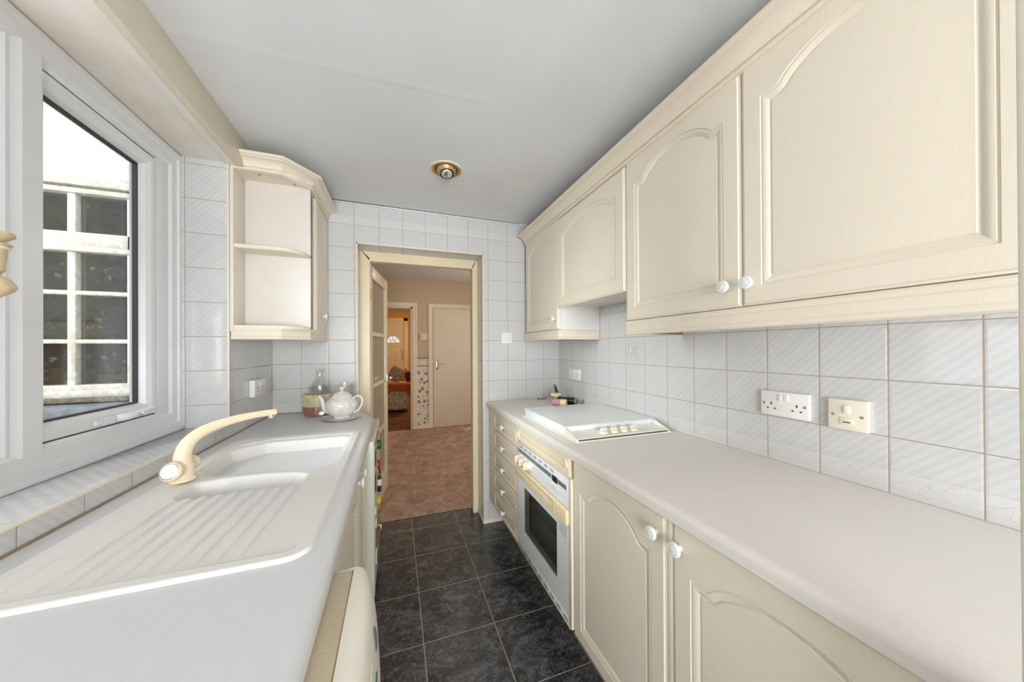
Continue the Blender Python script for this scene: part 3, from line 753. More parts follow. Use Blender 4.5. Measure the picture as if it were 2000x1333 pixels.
# drawer unit against the back wall
dy0, dy1 = 1.737, 2.205
dw = thing('drawer_unit', 'narrow cream base unit with five knobbed drawers beside the oven', 'drawers', (0.95, 1.98, 0))
bm = B(); box(bm, XF+DT, XR-0.02, dy0-0.002, dy1+0.1, 0.17, 0.86, 0.001); part('carcass', bm, 'cream_in', dw)
part('filler_strip', box(B(), XF+0.004, XF+DT, dy1+0.003, YB-0.008, 0.175, 0.86, 0.002), 'cream', dw)
part('plinth', box(B(), 0.765, 0.78, dy0, YB-0.01, 0, 0.17), 'cream', dw)
DM = [(0, 0), (0.0015, -0.002), (0.004, -0.002), (0.006, 0.0), (0.010, -0.003), (0.018, -0.003), (0.020, -0.001), (0.026, -0.001)]
for i in range(5):
    z0 = 0.178+i*0.1365; z1 = z0+0.1325
    d = part('drawer', door_front(dy1-dy0-0.004, z1-z0, 0, lambda u, v, d, z0=z0: (XF-d, dy1-0.002-u, z0+v), 0.020, DM), 'cream', dw)
    for yy in (dy0+0.018, dy1-0.020):
        bm = lathe(B(), [(0.0042, 0), (0.004, 0.0015), (0.0025, 0.0028), (0, 0.0032)], (XF, yy, (z0+z1)/2), (-1, 0, 0), 14)
        for v in bm.verts: v.co.z = (z0+z1)/2+(v.co.z-(z0+z1)/2)*2.4
        part('rosette', bm, 'cream_old', d)
    knob(d, (XF, (dy0+dy1)/2+0.008, (z0+z1)/2-0.004), (-1, 0, 0))

# oven housing with carved blanking panel
oy0, oy1 = 1.143, 1.733
oh = thing('oven_housing', 'cream housing unit with carved blanking panel around the built-in oven', 'cabinet', (0.95, 1.44, 0))
bm = B(); box(bm, XF-0.006, XR-0.02, oy0-0.020, oy0-0.002, 0.19, 0.775, 0.0015); part('side_panel', bm, 'cream', oh)
hp = part('blanking_panel', door_front(oy1-oy0-0.002, 0.090, 0, lambda u, v, d: (XF-d, oy1-0.001-u, 0.769+v), 0.018, DM), 'cream_old', oh)
for s, yc in ((1, oy0+0.035), (-1, oy1-0.035)):
    bm = B()
    P = [(XF-0.002, yc+s*0.012*math.cos(t*1.6*PI)*(1-t*.4)-s*.006, 0.789+0.052*t) for t in [i/14 for i in range(15)]]
    tube(bm, P, [0.0035+0.002*math.sin(PI*i/14) for i in range(15)], 8)
    part('carved_scroll', bm, 'cream_old', hp)
part('plinth', box(B(), 0.765, 0.78, oy0, oy1, 0, 0.17), 'cream', oh)

# built-in oven
ov = thing('built_in_oven', 'white built-in electric oven with dark glass door and cream handle bar', 'oven', (0.9, 1.44, 0.175))
ya, yb = oy0+0.002, oy1-0.004
OXF = XF-0.004
bm = B(); box(bm, OXF+0.075, XR-0.1, ya, yb, 0.19, 0.76); part('body', bm, 'white_enamel', ov)
cp = part('control_panel', box(B(), OXF, OXF+0.03, ya, yb, 0.650, 0.766, 0.003), 'white_enamel', ov)
for i in range(7):
    y = yb-0.045-i*0.061
    for z in (0.750, 0.7565): part('vent_slot', box(B(), OXF-0.0004, OXF+0.002, y-0.040, y-0.006, z-0.0013, z+0.0013), 'black', cp)
for q0, q1 in ((ya+0.155, yb-0.004), (ya+0.02, ya+0.095)): part('grey_band', box(B(), OXF-0.0006, OXF+0.001, q0, q1, 0.717, 0.736), 'grey', cp)
part('display', box(B(), OXF-0.0012, OXF+0.001, ya+0.098, ya+0.148, 0.712, 0.738, 0.0006), 'black', cp)
part('printed_symbols', box(B(), OXF-0.0004, OXF+0.001, ya+0.21, ya+0.355, 0.664, 0.702), 'print_oven', cp)
part('printed_emblem', box(B(), OXF-0.0009, OXF, yb-0.034, yb-0.010, 0.722, 0.731), 'grey_lt', cp)
for i in range(5): part('timer_button', lathe(B(), [(0.005, 0), (0.005, 0.004), (0.004, 0.006), (0, 0.0062)], (OXF, ya+0.095+i*0.017, 0.692), (-1, 0, 0), 12), 'plate_old', cp)
for y in (yb-0.060, yb-0.120, yb-0.180):
    k = part('knob', lathe(B(), [(0.028, 0), (0.028, 0.004), (0.022, 0.006), (0.021, 0.024), (0.019, 0.027), (0, 0.0275)], (OXF, y, 0.688), (-1, 0, 0), 24, True), 'plate_old', cp)
    part('grip', box(B(), OXF-0.036, OXF-0.02, y-0.0055, y+0.0055, 0.670, 0.706, 0.003), 'cream_old', k)
dk = 0.585
bm = B(); wy0, wy1, wz0, wz1 = 1.250, 1.628, 0.312, 0.548
zb, zt = 0.222, dk-0.002
rings(bm, [[(OXF+0.028, a, b) for a, b in ((ya, zb), (yb, zb), (yb, zt), (ya, zt))], [(OXF, a, b) for a, b in ((ya, zb), (yb, zb), (yb, zt), (ya, zt))],
           [(OXF, a, b) for a, b in ((wy0, wz0), (wy1, wz0), (wy1, wz1), (wy0, wz1))], [(OXF+0.03, a, b) for a, b in ((wy0, wz0), (wy1, wz0), (wy1, wz1), (wy0, wz1))]], True)
od = part('oven_door', bm, 'white_enamel', ov)
part('door_window', box(B(), OXF+0.001, OXF+0.005, wy0-0.002, wy1+0.002, wz0-0.002, wz1+0.002), 'smoke', od)
part('printed_chart', box(B(), OXF-0.0005, OXF+0.001, ya+0.020, ya+0.082, 0.522, 0.568), 'print_chart', od)
part('printed_mark', box(B(), OXF-0.0006, OXF, yb-0.022, yb-0.016, 0.545, 0.565), 'grey_lt', od)
bm = B(); box(bm, OXF-0.014, OXF+0.02, ya, yb, dk+0.001, 0.647, 0.005, 3); hb = part('handle_bar', bm, 'handle_worn', od, 'cream worn handle bar across the oven door')
bm = B(); box(bm, OXF-0.0147, OXF-0.0135, ya+0.115, yb-0.03, 0.6355, 0.638); box(bm, OXF-0.0147, OXF-0.0135, ya+0.115, ya+0.117, 0.592, 0.637); part('groove', bm, 'amber', hb)
bm = B()
box(bm, OXF+0.03, OXF+0.40, ya+0.02, ya+0.03, wz0-0.06, wz1+0.04); box(bm, OXF+0.03, OXF+0.40, yb-0.03, yb-0.02, wz0-0.06, wz1+0.04)
box(bm, OXF+0.03, OXF+0.40, ya+0.02, yb-0.02, wz0-0.07, wz0-0.06); box(bm, OXF+0.03, OXF+0.40, ya+0.02, yb-0.02, wz1+0.03, wz1+0.035); box(bm, OXF+0.39, OXF+0.40, ya+0.02, yb-0.02, wz0-0.07, wz1+0.04)
part('cavity', bm, 'oven_int', ov)
bm = B()
for i in range(16): tube(bm, [(OXF+0.05, ya+0.05+i*0.032, 0.43), (OXF+0.38, ya+0.05+i*0.032, 0.43)], 0.002, 6)
for x in (0.05, 0.2, 0.38): tube(bm, [(OXF+x, ya+0.03, 0.43), (OXF+x, yb-0.03, 0.43)], 0.003, 6)
part('rack', bm, 'chrome', ov)
vt = part('vent_strip', box(B(), OXF+0.002, OXF+0.05, ya, yb, 0.175, 0.219, 0.002), 'white_enamel', ov)
for i in range(8):
    y = yb-0.09-i*0.062
    for z in (0.192, 0.200): part('vent_slot', box(B(), OXF+0.0012, OXF+0.004, y-0.044, y-0.006, z-0.0015, z+0.0015), 'black', vt)

# double base unit
cy0, cy1 = 0.135, 1.121
bc = thing('base_cabinet', 'cream double-door base cabinet under the long bare worktop right of the oven', 'cabinet', (0.95, 0.63, 0))
part('carcass', box(B(), XF+DT+0.001, XR-0.02, cy0, cy1, 0.17, 0.86, 0.001), 'cream', bc)
part('plinth', box(B(), 0.765, 0.78, cy0, cy1, 0, 0.17), 'cream', bc)
part('post', box(B(), XF+0.003, XF+DT, 0.637, 0.656, 0.175, 0.86, 0.003), 'cream', bc)
da = rdoor(bc, 'door', XF, 0.657, cy1, 0.178, 0.858, 0.062); db = rdoor(bc, 'door', XF, cy0+0.002, 0.636, 0.178, 0.858, 0.062)
knob(da, (XF, 0.688, 0.803), (-1, 0, 0)); knob(db, (XF, 0.612, 0.803), (-1, 0, 0))

# right worktop
wt = finish(slab(B(), [(0.632, 0.13), (XR, 0.13), (XR, YB-0.002), (0.632, YB-0.002)], 0.862, 0.90, 0.017, [3]), 'worktop', 'worktop_warm_lit', base=(0.93, 1.2, 0.862))
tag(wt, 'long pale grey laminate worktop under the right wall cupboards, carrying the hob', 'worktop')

# hob with its lid shut
hb_ = thing('hob', 'white hob with its flat glass lid shut and four knobs', 'hob', (0.94, 1.46, 0.90))
hx0, hx1, hy0, hy1 = 0.690, 1.192, 1.166, 1.75
part('base_plate', slab(B(), [(hx0, hy0), (hx1, hy0), (hx1, hy1), (hx0, hy1)], 0.9002, 0.907, 0.005), 'hob', hb_)
ly = 1.268
ld = part('lid', box(B(), hx0+0.010, hx1-0.010, ly, hy1-0.008, 0.913, 0.943, 0.0015), 'white_enamel', hb_)
part('glass_top', slab(B(), [(hx0+0.008, ly-0.002), (hx1-0.008, ly-0.002), (hx1-0.008, hy1-0.006), (hx0+0.008, hy1-0.006)], 0.9435, 0.9475, 0.0015), 'hob_glass', ld)
part('lid_shadow_gap', box(B(), hx0+0.014, hx1-0.014, ly+0.004, hy1-0.012, 0.907, 0.9135), 'white_enamel', hb_)
bm = B()
prism(bm, [(hy0+0.008, 0.907), (ly-0.004, 0.907), (ly-0.004, 0.922), (hy0+0.030, 0.914), (hy0+0.008, 0.916)], lambda a, b: (hx0+0.016, a, b), lambda a, b: (hx1-0.016, a, b))
part('control_panel', bm, 'hob', hb_)
for x in (hx0+0.008, hx1-0.014):
    bm = B(); prism(bm, [(hy0+0.004, 0.907), (ly-0.003, 0.907), (ly-0.003, 0.943), (ly-0.012, 0.943), (hy0+0.004, 0.914)], lambda a, b: (x, a, b), lambda a, b: (x+0.006, a, b)); part('side_cheek', bm, 'hob', hb_)
part('front_lip', box(B(), hx0+0.02, hx1-0.02, hy0+0.004, hy0+0.008, 0.9075, 0.911), 'dark_gap', hb_)
for i in range(4):
    x = 0.862+i*0.0525; y = 1.218; z = 0.9165
    k = part('knob', lathe(B(), [(0.0215, 0), (0.0215, 0.006), (0.019, 0.010), (0, 0.0105)], (x, y, z), (0, -0.08, 1), 24, True), 'plate_old', hb_)
    part('grip', box(B(), x-0.017, x+0.017, y-0.007, y+0.007, z+0.008, z+0.022, 0.004), 'plate_old', k)

# ------------------------------------------------------------------ right run: wall cupboards
UX = 0.935
PEL = [(0.004, 0.0), (0.010, 0.0), (0.014, 0.004), (0.014, 0.012), (0.010, 0.018), (0.010, 0.040), (0.013, 0.044), (0.013, 0.054), (0.008, 0.060), (-0.014, 0.060), (-0.014, 0.0)]
PEL = [(a-0.012, b) for a, b in PEL]
UZ = 1.405
def wallcab(name, label, y0, y1, z0, back=0.0):
    t = thing(name, label, 'wall cupboard', ((UX+XR)/2, (y0+y1)/2, z0))
    part('carcass', box(B(), UX+DT+0.001, XR-0.002, y0+0.001, y1-0.001, z0, 2.088, 0.001), 'cream_in', t); return t
n1 = wallcab('wall_cupboard', 'narrow cream wall cupboard with one door, against the back wall', 1.779, 2.300, UZ)
d = rdoor(n1, 'door', UX, 1.781, 2.298, UZ+0.002, 2.086, 0.055); knob(d, (UX, 1.822, 1.473), (-1, 0, 0))
part('end_panel', box(B(), UX+0.021, XR-0.002, 1.7775, 1.7795, UZ-0.002, 1.70), 'plate', n1)
pl = sweep(B(), PEL, [(UX, YB-0.015), (UX, 1.779), (XR-0.003, 1.779)], 1.345)
part('pelmet', pl, 'cream', n1)
n2 = wallcab('hood_cupboard', 'short cream wall cupboard above the hob with a blank flap door', 1.158, 1.777, 1.552)
rdoor(n2, 'flap_door', UX-0.004, 1.160, 1.775, 1.535, 2.072, 0.052)
n3 = wallcab('wall_cupboard', 'large double-door cream wall cupboard nearest the camera', 0.178, 1.156, UZ)
part('end_panel', box(B(), UX+0.006, XR-0.002, 1.154, 1.1575, 1.40, 2.088), 'cream', n3)
da = rdoor(n3, 'door', UX, 0.660, 1.153, UZ+0.002, 2.086, 0.062); db = rdoor(n3, 'door', UX, 0.180, 0.657, UZ+0.002, 2.086, 0.062)
knob(da, (UX, 0.702, 1.470), (-1, 0, 0)); knob(db, (UX, 0.634, 1.470), (-1, 0, 0))
part('pelmet', sweep(B(), PEL, [(UX, 1.155), (UX, 0.13)], 1.345), 'cream', n3)
part('underside_batten', box(B(), UX+0.03, XR-0.02, 1.12, 1.15, 1.35, 1.405), 'brown', n3)
COR = [(-0.018, 0), (0.010, 0), (0.014, 0.003), (0.014, 0.009), (0.010, 0.012), (0.005, 0.013), (0.005, 0.017), (0.012, 0.019), (0.016, 0.028), (0.026, 0.042), (0.044, 0.051), (0.048, 0.051), (0.048, 0.056), (0.056, 0.057), (0.061, 0.061), (0.061, 0.069), (0.056, 0.074), (-0.018, 0.076)]
co = finish(sweep(B(), COR, [(UX, 2.296), (UX, 0.13)], 2.074), 'cupboard_cornice', 'cream', base=(UX, 1.2, 2.074))
tag(co, 'long stepped cream cornice moulding along the top of the right wall cupboards', 'moulding', kind='thing')

# ------------------------------------------------------------------ left run
LF = -0.130
WTX = -0.112
sb = thing('sink_cabinet', 'cream base cabinet with two knobbed doors under the sink', 'cabinet', (-0.42, 1.2, 0))
part('carcass', box(B(), XL+0.02, LF-DT-0.001, 0.745, 1.650, 0.16, 0.70, 0.001), 'cream', sb)
bm = B(); box(bm, LF-DT-0.02, LF-DT-0.001, 0.745, 1.65, 0.70, 0.860); box(bm, XL+0.02, LF-DT, 0.745, 0.76, 0.7, 0.86); box(bm, XL+0.02, LF-DT, 1.635, 1.65, 0.7, 0.86)
part('rail', bm, 'cream', sb)
part('plinth', box(B(), -0.22, -0.20, 0.745, 1.65, 0, 0.16), 'cream', sb)
da = ldoor(sb, 'door', LF, 0.748, 1.329, 0.168, 0.858, 0.058); db = ldoor(sb, 'door', LF, 1.332, 1.648, 0.168, 0.858, 0.05)
knob(da, (LF, 1.285, 0.812), (1, 0, 0)); knob(db, (LF, 1.380, 0.812), (1, 0, 0))
# fridge under the far end
fr = thing('fridge', 'pale greenish white under-counter fridge covered in magnets', 'fridge', (-0.38, 1.93, 0))
fy0, fy1, FXF = 1.665, 2.215, -0.094
part('body', box(B(), XL+0.03, FXF-0.052, fy0+0.004, fy1-0.004, 0.015, 0.858, 0.003), 'fridge', fr)
fd = part('fridge_door', box(B(), FXF-0.05, FXF, fy0, fy1, 0.12, 0.858, 0.008, 3), 'fridge', fr)
part('kick_grille', box(B(), FXF-0.06, FXF-0.03, fy0+0.01, fy1-0.01, 0.015, 0.115, 0.002), 'grey_lt', fr)
bm = B(); box(bm, FXF, FXF+0.004, fy0+0.03, fy0+0.30, 0.822, 0.840, 0.002); part('handle_recess', bm, 'amber', fd)
def magnet(name, label, mat, y, z, w, h, t, kind='box'):
    bm = B()
    if kind == 'box': box(bm, FXF+0.0004, FXF+t, y-w/2, y+w/2, z-h/2, z+h/2, min(t, w)*0.25)
    elif kind == 'round': lathe(bm, [(w/2, 0), (w/2, t*.6), (w/2*.7, t*.95), (0, t)], (FXF+0.0004, y, z), (1, 0, 0), 20, True)
    else: lathe(bm, [(w*.5, -h/2), (w*.5, h*.12), (w*.2, h*.25), (w*.17, h*.42), (w*.21, h*.44), (w*.21, h*.5)], (FXF+w*.5+0.0005, y, z), (0, 0, 1), 16, True, True)
    o = finish(bm, name, mat, base=(FXF, y, z)); tag(o, label, 'magnet', 'magnets on the fridge door'); return o
magnet('fridge_magnet', 'green leafy magnet near the top of the fridge door', 'green', 1.92, 0.772, 0.05, 0.065, 0.022, 'round')
magnet('fridge_magnet', 'dark photo magnet, uppermost on the near side of the fridge door', 'black', 1.74, 0.758, 0.06, 0.08, 0.003)
magnet('fridge_magnet', 'dark photo magnet below another near the fridge door edge', 'black', 1.74, 0.640, 0.06, 0.085, 0.003)
mb = magnet('bottle_magnet', 'black bottle shaped magnet standing out from the fridge door', 'black', 1.93, 0.575, 0.020, 0.125, 0.02, 'bottle')
part('bottle_label', lathe(B(), [(0.0104, -0.022), (0.0104, 0.012)], (FXF+0.0105, 1.93, 0.568), (0, 0, 1), 16), 'plate', mb, 'white label')
magnet('fridge_magnet', 'red and brown magnet above the bottle magnet on the fridge', 'red', 1.92, 0.665, 0.045, 0.035, 0.016, 'round')
magnet('fridge_magnet', 'yellow round magnet in the middle of the fridge door', 'yellow', 1.96, 0.452, 0.052, 0.05, 0.018, 'round')
magnet('fridge_magnet', 'white oval magnet below the yellow one on the fridge', 'plate', 1.73, 0.50, 0.045, 0.05, 0.006, 'round')
magnet('fridge_magnet', 'small white round magnet just under the white oval one', 'knob', 1.75, 0.428, 0.04, 0.05, 0.006, 'round')
magnet('fridge_magnet', 'green magnet low on the fridge door', 'leafgreen', 1.95, 0.365, 0.05, 0.06, 0.012)
magnet('fridge_magnet', 'brown square magnet low on the fridge door', 'brown', 1.80, 0.335, 0.06, 0.07, 0.008)
magnet('fridge_magnet', 'terracotta magnet beside the brown square one on the fridge', 'terracotta', 1.90, 0.300, 0.05, 0.05, 0.014)
magnet('fridge_magnet', 'cream knob magnet low on the far side of the fridge', 'plate_old', 1.97, 0.298, 0.03, 0.03, 0.02, 'round')
mw = magnet('fridge_magnet', 'white and black magnet, lowest on the fridge door', 'plate', 1.75, 0.268, 0.05, 0.055, 0.006)
bm = B()
for i in range(3): box(bm, FXF+0.0062, FXF+0.0072, 1.73+i*0.013, 1.737+i*0.013, 0.248, 0.288)
part('dark_stripe', bm, 'black', mw)

# washing machine nearest the camera
wm = thing('washing_machine', 'cream front-loading washing machine jutting out under the near worktop', 'washing machine', (-0.36, 0.44, 0))
wy0_, wy1_ = 0.135, 0.728
bm = B()
prof = [(-0.66, 0.02), (-0.660, 0.842), (-0.085, 0.842), (-0.085, 0.02)]
prism(bm, prof, lambda a, b: (a, wy0_+0.004, b), lambda a, b: (a, wy1_-0.004, b)); part('body', bm, 'wm', wm)
bm = B()
top = [(-0.660, 0.842), (-0.660, 0.8545), (-0.080, 0.8555), (-0.072, 0.8575), (-0.062, 0.8575), (-0.052, 0.853), (-0.045, 0.844), (-0.040, 0.830), (-0.035, 0.810), (-0.031, 0.775), (-0.028, 0.735), (-0.026, 0.690), (-0.026, 0.660), (-0.032, 0.652), (-0.084, 0.650), (-0.084, 0.842)]
n = 8; loops = []
for k in range(-n, n+1):
    y = (wy0_+wy1_)/2 + (wy1_-wy0_)/2*k/n; s = 0.006*(abs(k)/n)**6
    loops.append([(a-s*2 if a > -0.09 else a, y, b-s) for a, b in top])
rings(bm, loops, True, True, True)
pc = part('control_fascia', bm, 'wm', wm, 'rounded cream control fascia')
part('top_panel', box(B(), -0.655, -0.0805, wy0_+0.02, wy1_-0.018, 0.8535, 0.8572, 0.001), 'wm_top', wm, 'beige speckled top panel')
part('panel_seam', box(B(), -0.653, -0.0785, wy0_+0.018, wy1_-0.016, 0.8535, 0.8559), 'amber', wm)
def fas(z):
    for (a, b), (c, d) in zip(top, top[1:]):
        if a > -0.09 and d <= z <= b: return a + (c-a)*(z-b)/((d-b) or 1)
    return -0.03
bm = B(); lathe(bm, [(0.017, -0.002), (0.017, 0.001), (0.015, 0.0016), (0, 0.0017)], (fas(0.80), 0.60, 0.80), (1, 0, 0.16), 28); part('dial_mark', bm, 'grey', pc)
bm = B(); lathe(bm, [(0.024, -0.002), (0.024, 0.005), (0.020, 0.008), (0, 0.0085)], (fas(0.735), 0.50, 0.735), (1, 0, 0.14), 24, True); part('programme_knob', bm, 'plate_old', pc)
part('printed_symbols', prism(B(), [(0.808, 0.0006), (0.790, 0.0006), (0.772, 0.0006), (0.772, -0.002), (0.808, -0.002)], lambda z, d: (fas(z)+d, 0.235, z), lambda z, d: (fas(z)+d, 0.545, z)), 'print_wm', pc)
bm = B(); box(bm, fas(0.765)-0.002, fas(0.765)+0.0012, 0.552, 0.570, 0.760, 0.772, 0.0005); part('sticker', bm, 'green', pc, 'small green sticker')
bm = B(); lathe(bm, [(0.17, 0), (0.17, 0.02), (0.15, 0.03), (0.12, 0.022)], (-0.085, 0.43, 0.40), (1, 0, 0), 40); lathe(bm, [(0.12, 0.022), (0.10, 0.01), (0, 0.0)], (-0.085, 0.43, 0.40), (1, 0, 0), 40, mi=1)
dr_ = finish(bm, 'porthole_door', ['plate', 'smoke'], wm)

# left worktop with the sink cut-out and a clipped far corner
out = [(XL, 0.02), (WTX, 0.02), (WTX, 2.02), (-0.222, YB-0.002), (XL, YB-0.002)]
SX0, SX1, SY0, SY1 = -0.640, -0.153, 0.703, 1.712
hole = [(-0.605, 1.085), (-0.19, 1.085), (-0.19, 1.625), (-0.605, 1.625)]
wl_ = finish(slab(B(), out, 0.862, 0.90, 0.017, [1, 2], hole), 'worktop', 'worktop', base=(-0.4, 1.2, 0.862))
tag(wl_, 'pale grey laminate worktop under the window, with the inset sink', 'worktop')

# sink: one moulded height field
def sd_poly(px, py, P):
    d = np.full(px.shape, 1e9); ins = np.zeros(px.shape, bool); n = len(P)
    for i in range(n):
        ax, ay = P[i]; bx, by = P[(i+1) % n]; ex, ey = bx-ax, by-ay; wx, wy = px-ax, py-ay
        t = np.clip((wx*ex+wy*ey)/(ex*ex+ey*ey), 0, 1); d = np.minimum(d, (wx-ex*t)**2+(wy-ey*t)**2)
        c = ((ay > py) != (by > py)) & (px < (bx-ax)*(py-ay)/((by-ay) or 1e-12)+ax); ins ^= c
    d = np.sqrt(d); return np.where(ins, -d, d)
def shrink_round(P, r): return [(p.x, p.y) for p in offset_poly(P, r)]
def sstep(a, b, v): t = np.clip((v-a)/(b-a), 0, 1); return t*t*(3-2*t)
def make_sink():
    st = 0.0025
    gx = np.arange(SX0-0.006, SX1+0.0061, st); gy = np.arange(SY0-0.006, SY1+0.0061, st)
    PX, PY = np.meshgrid(gx, gy, indexing='ij')
    r = 0.045
    so = sd_poly(PX, PY, shrink_round([(SX0, SY0), (SX1, SY0), (SX1, SY1), (SX0, SY1)], r)) - r
    z = 0.9075 - 0.0095*sstep(-0.005, 0.001, so)
    zrim = z.copy()
    # shallow recessed field inside the raised rim
    R = [(-0.590, SY0+0.028), (SX1-0.030, SY0+0.028), (SX1-0.030, 1.66), (-0.50, 1.66), (-0.590, 1.60)]
    sr = sd_poly(PX, PY, shrink_round(R, 0.02)) - 0.02
    z = z - 0.0035*sstep(0.002, -0.003, sr)
    # draining grooves, widening towards the half bowl
    for i in range(9):
        gxc = -0.528+i*0.0335; t = np.clip((PY-0.745)/(1.09-0.745), 0, 1)
        w = 0.0016+0.0062*t; dpt = (0.0026+0.0050*t)*sstep(0.738, 0.76, PY)*sstep(1.13, 1.09, PY)
        c = gxc+(t-1)*0.012
        z = z - dpt*np.where(PX > c, sstep(w+0.0032, w*0.2, np.abs(PX-c)), sstep(w+0.0012, w-0.001, np.abs(PX-c)))
    def bowl(P, r, depth, wall, z):
        s = sd_poly(PX, PY, shrink_round(P, r)) - r
        k = sstep(0.004, -wall, s); lip = sstep(0.010, 0.0, s)*0.003
        return z - lip - (depth + 0.01*np.clip(-s, 0, .1)/.1)*k**0.8
    z = bowl([(-0.545, 1.095), (-0.258, 1.095), (-0.258, 1.168), (-0.30, 1.196), (-0.38, 1.213), (-0.47, 1.217), (-0.545, 1.202)], 0.022, 0.115, 0.030, z)
    z = bowl([(-0.56, 1.292), (-0.53, 1.258), (-0.46, 1.243), (-0.36, 1.236), (-0.285, 1.214), (-0.235, 1.212), (-0.198, 1.25), (-0.198, 1.615), (-0.50, 1.615), (-0.588, 1.53), (-0.588, 1.33)], 0.035, 0.165, 0.045, z)
    keep = so <= 0.0035
    idx = -np.ones(PX.shape, int); bm = B(); vs_ = {}
    nx, ny = PX.shape
    quad = keep[:-1, :-1] & keep[1:, :-1] & keep[1:, 1:] & keep[:-1, 1:]
    verts = np.stack([PX, PY, np.where(so > 0.001, 0.8975, z)], -1).reshape(-1, 3)
    I = np.arange(nx*ny).reshape(nx, ny)
    faces = np.stack([I[:-1, :-1], I[1:, :-1], I[1:, 1:], I[:-1, 1:]], -1)[quad]
    used, inv = np.unique(faces, return_inverse=True); faces = inv.reshape(faces.shape)
    base = Vector((-0.4, 1.2, 0.9)); verts = verts[used]-np.array(base)
    me = bpy.data.meshes.new('bowl_and_drainer'); me.from_pydata(verts.tolist(), [], faces.tolist()); me.materials.append(M['sink'])
    me.polygons.foreach_set('use_smooth', [True]*len(me.polygons)); me.update()
    t = thing('kitchen_sink', 'off-white composite sink with one and a half bowls and grooved drainer', 'sink', base)
    o = bpy.data.objects.new('bowl_and_drainer', me); COL.objects.link(o); o.parent = t; WL[o] = base
    for x, y, zz in ((-0.39, 1.43, 0.733), (-0.40, 1.155, 0.786)):
        part('waste', lathe(B(), [(0.040, 0), (0.040, 0.003), (0.034, 0.004), (0.02, 0.002), (0, 0.001)], (x, y, zz), (0, 0, 1), 24, True), 'chrome', t)
    return t
make_sink()

# mixer tap
tp = thing('mixer_tap', 'cream swan-neck mixer tap standing behind the sink bowls', 'tap', (-0.590, 1.232, 0.91))
part('body', lathe(B(), [(0.030, 0), (0.030, 0.006), (0.027, 0.010), (0.0255, 0.03), (0.026, 0.045), (0.0235, 0.056), (0.021, 0.062), (0, 0.064)], (-0.590, 1.232, 0.908), (0, 0, 1), 32, True), 'tap', tp)
SPT = spline([(-0.590, 1.232, 0.962), (-0.590, 1.234, 0.985), (-0.582, 1.246, 1.015), (-0.560, 1.272, 1.040), (-0.520, 1.310, 1.056), (-0.465, 1.355, 1.065), (-0.408, 1.400, 1.0655)], 7)
part('spout', tube(B(), SPT, [0.0225-0.0115*min(1, i/(len(SPT)-1)*1.15) for i in range(len(SPT))], 20, True), 'tap', tp)
part('collar', lathe(B(), [(0.0238, 0), (0.0245, 0.002), (0.0238, 0.004)], (-0.590, 1.232, 0.958), (0, 0, 1), 28), 'chrome', tp)
part('aerator', lathe(B(), [(0.0095, 0), (0.0095, 0.012), (0.008, 0.014), (0, 0.0142)], (-0.419, 1.391, 1.060), (0, 0, -1), 18, True), 'chrome', tp)
for sgn, base_y in ((-1, 1.232), (1, 1.232)):
    d = Vector((-0.10, sgn*1.0, 0.42)).normalized(); o = Vector((-0.590, base_y, 0.930))
    hd_ = part('tap_handle', lathe(B(), [(0.016, 0.012), (0.017, 0.026), (0.0225, 0.034), (0.0265, 0.042), (0.0265, 0.050), (0.0235, 0.054), (0.0205, 0.0545)], o, d, 28), 'tap', tp)
    part('handle_cap', lathe(B(), [(0.0205, 0.0545), (0.0195, 0.0565), (0.010, 0.0580), (0, 0.0584)], o, d, 28), 'knob', hd_, 'white oval cap')
    part('cap_ring', lathe(B(), [(0.0222, 0.0540), (0.0218, 0.0556), (0.0205, 0.0562), (0.0200, 0.0556)], o, d, 28), 'chrome', hd_)

# open corner shelf + narrow cupboard on the left wall
sh = thing('corner_shelf_cupboard', 'cream corner wall unit with two open curved shelves and a narrow door', 'wall cupboard', (-0.55, 2.05, 1.34))
P0 = [(-0.698, 1.812), (-0.503, 1.812), (-0.462, 1.832), (-0.428, 1.870), (-0.408, 1.925)]
PB = P0 + [(-0.408, 1.940), (-0.698, 1.940)]
bm = B(); box(bm, -0.699, -0.684, 1.803, 1.942, 1.375, 2.135, 0.001); part('side_panel', bm, 'cream_in', sh)
part('back_panel', box(B(), -0.684, -0.408, 1.926, 1.944, 1.375, 2.135, 0.001), 'cream_in', sh)
for z in (1.386, 1.757, 2.117):
    part('shelf', slab(B(), PB, z, z+0.018, 0.002), 'cream', sh, 'curved front shelf')
part('carcass', box(B(), -0.699, -0.426, 2.034, YB-0.003, 1.40, 2.12, 0.001), 'cream_in', sh)
part('spacer', box(B(), -0.699, -0.62, 1.944, 2.034, 1.40, 2.12), 'cream_in', sh)
d = ldoor(sh, 'door', -0.402, 2.030, YB-0.006, 1.392, 2.115, 0.04, m=0.05); knob(d, (-0.402, 2.19, 1.485), (1, 0, 0))
PATH = [(-0.698, 1.812), (-0.503, 1.812), (-0.408, 1.925), (-0.402, YB-0.004)]
part('pelmet', sweep(B(), PEL, PATH, 1.338), 'cream', sh)
COL_ = [(a*0.9, b*0.95) for a, b in COR]
part('cornice', sweep(B(), COL_, [(-0.690, 1.812), (-0.503, 1.812), (-0.408, 1.925), (-0.402, YB-0.004)], 2.112), 'cream', sh)
bm = B()
for x, y in ((-0.60, 1.85), (-0.47, 1.90)): lathe(bm, [(0.004, 0), (0.004, 0.002), (0, 0.0022)], (x, y, 2.117), (0, 0, -1), 10, True)
part('screw_cap', bm, 'brown', sh)

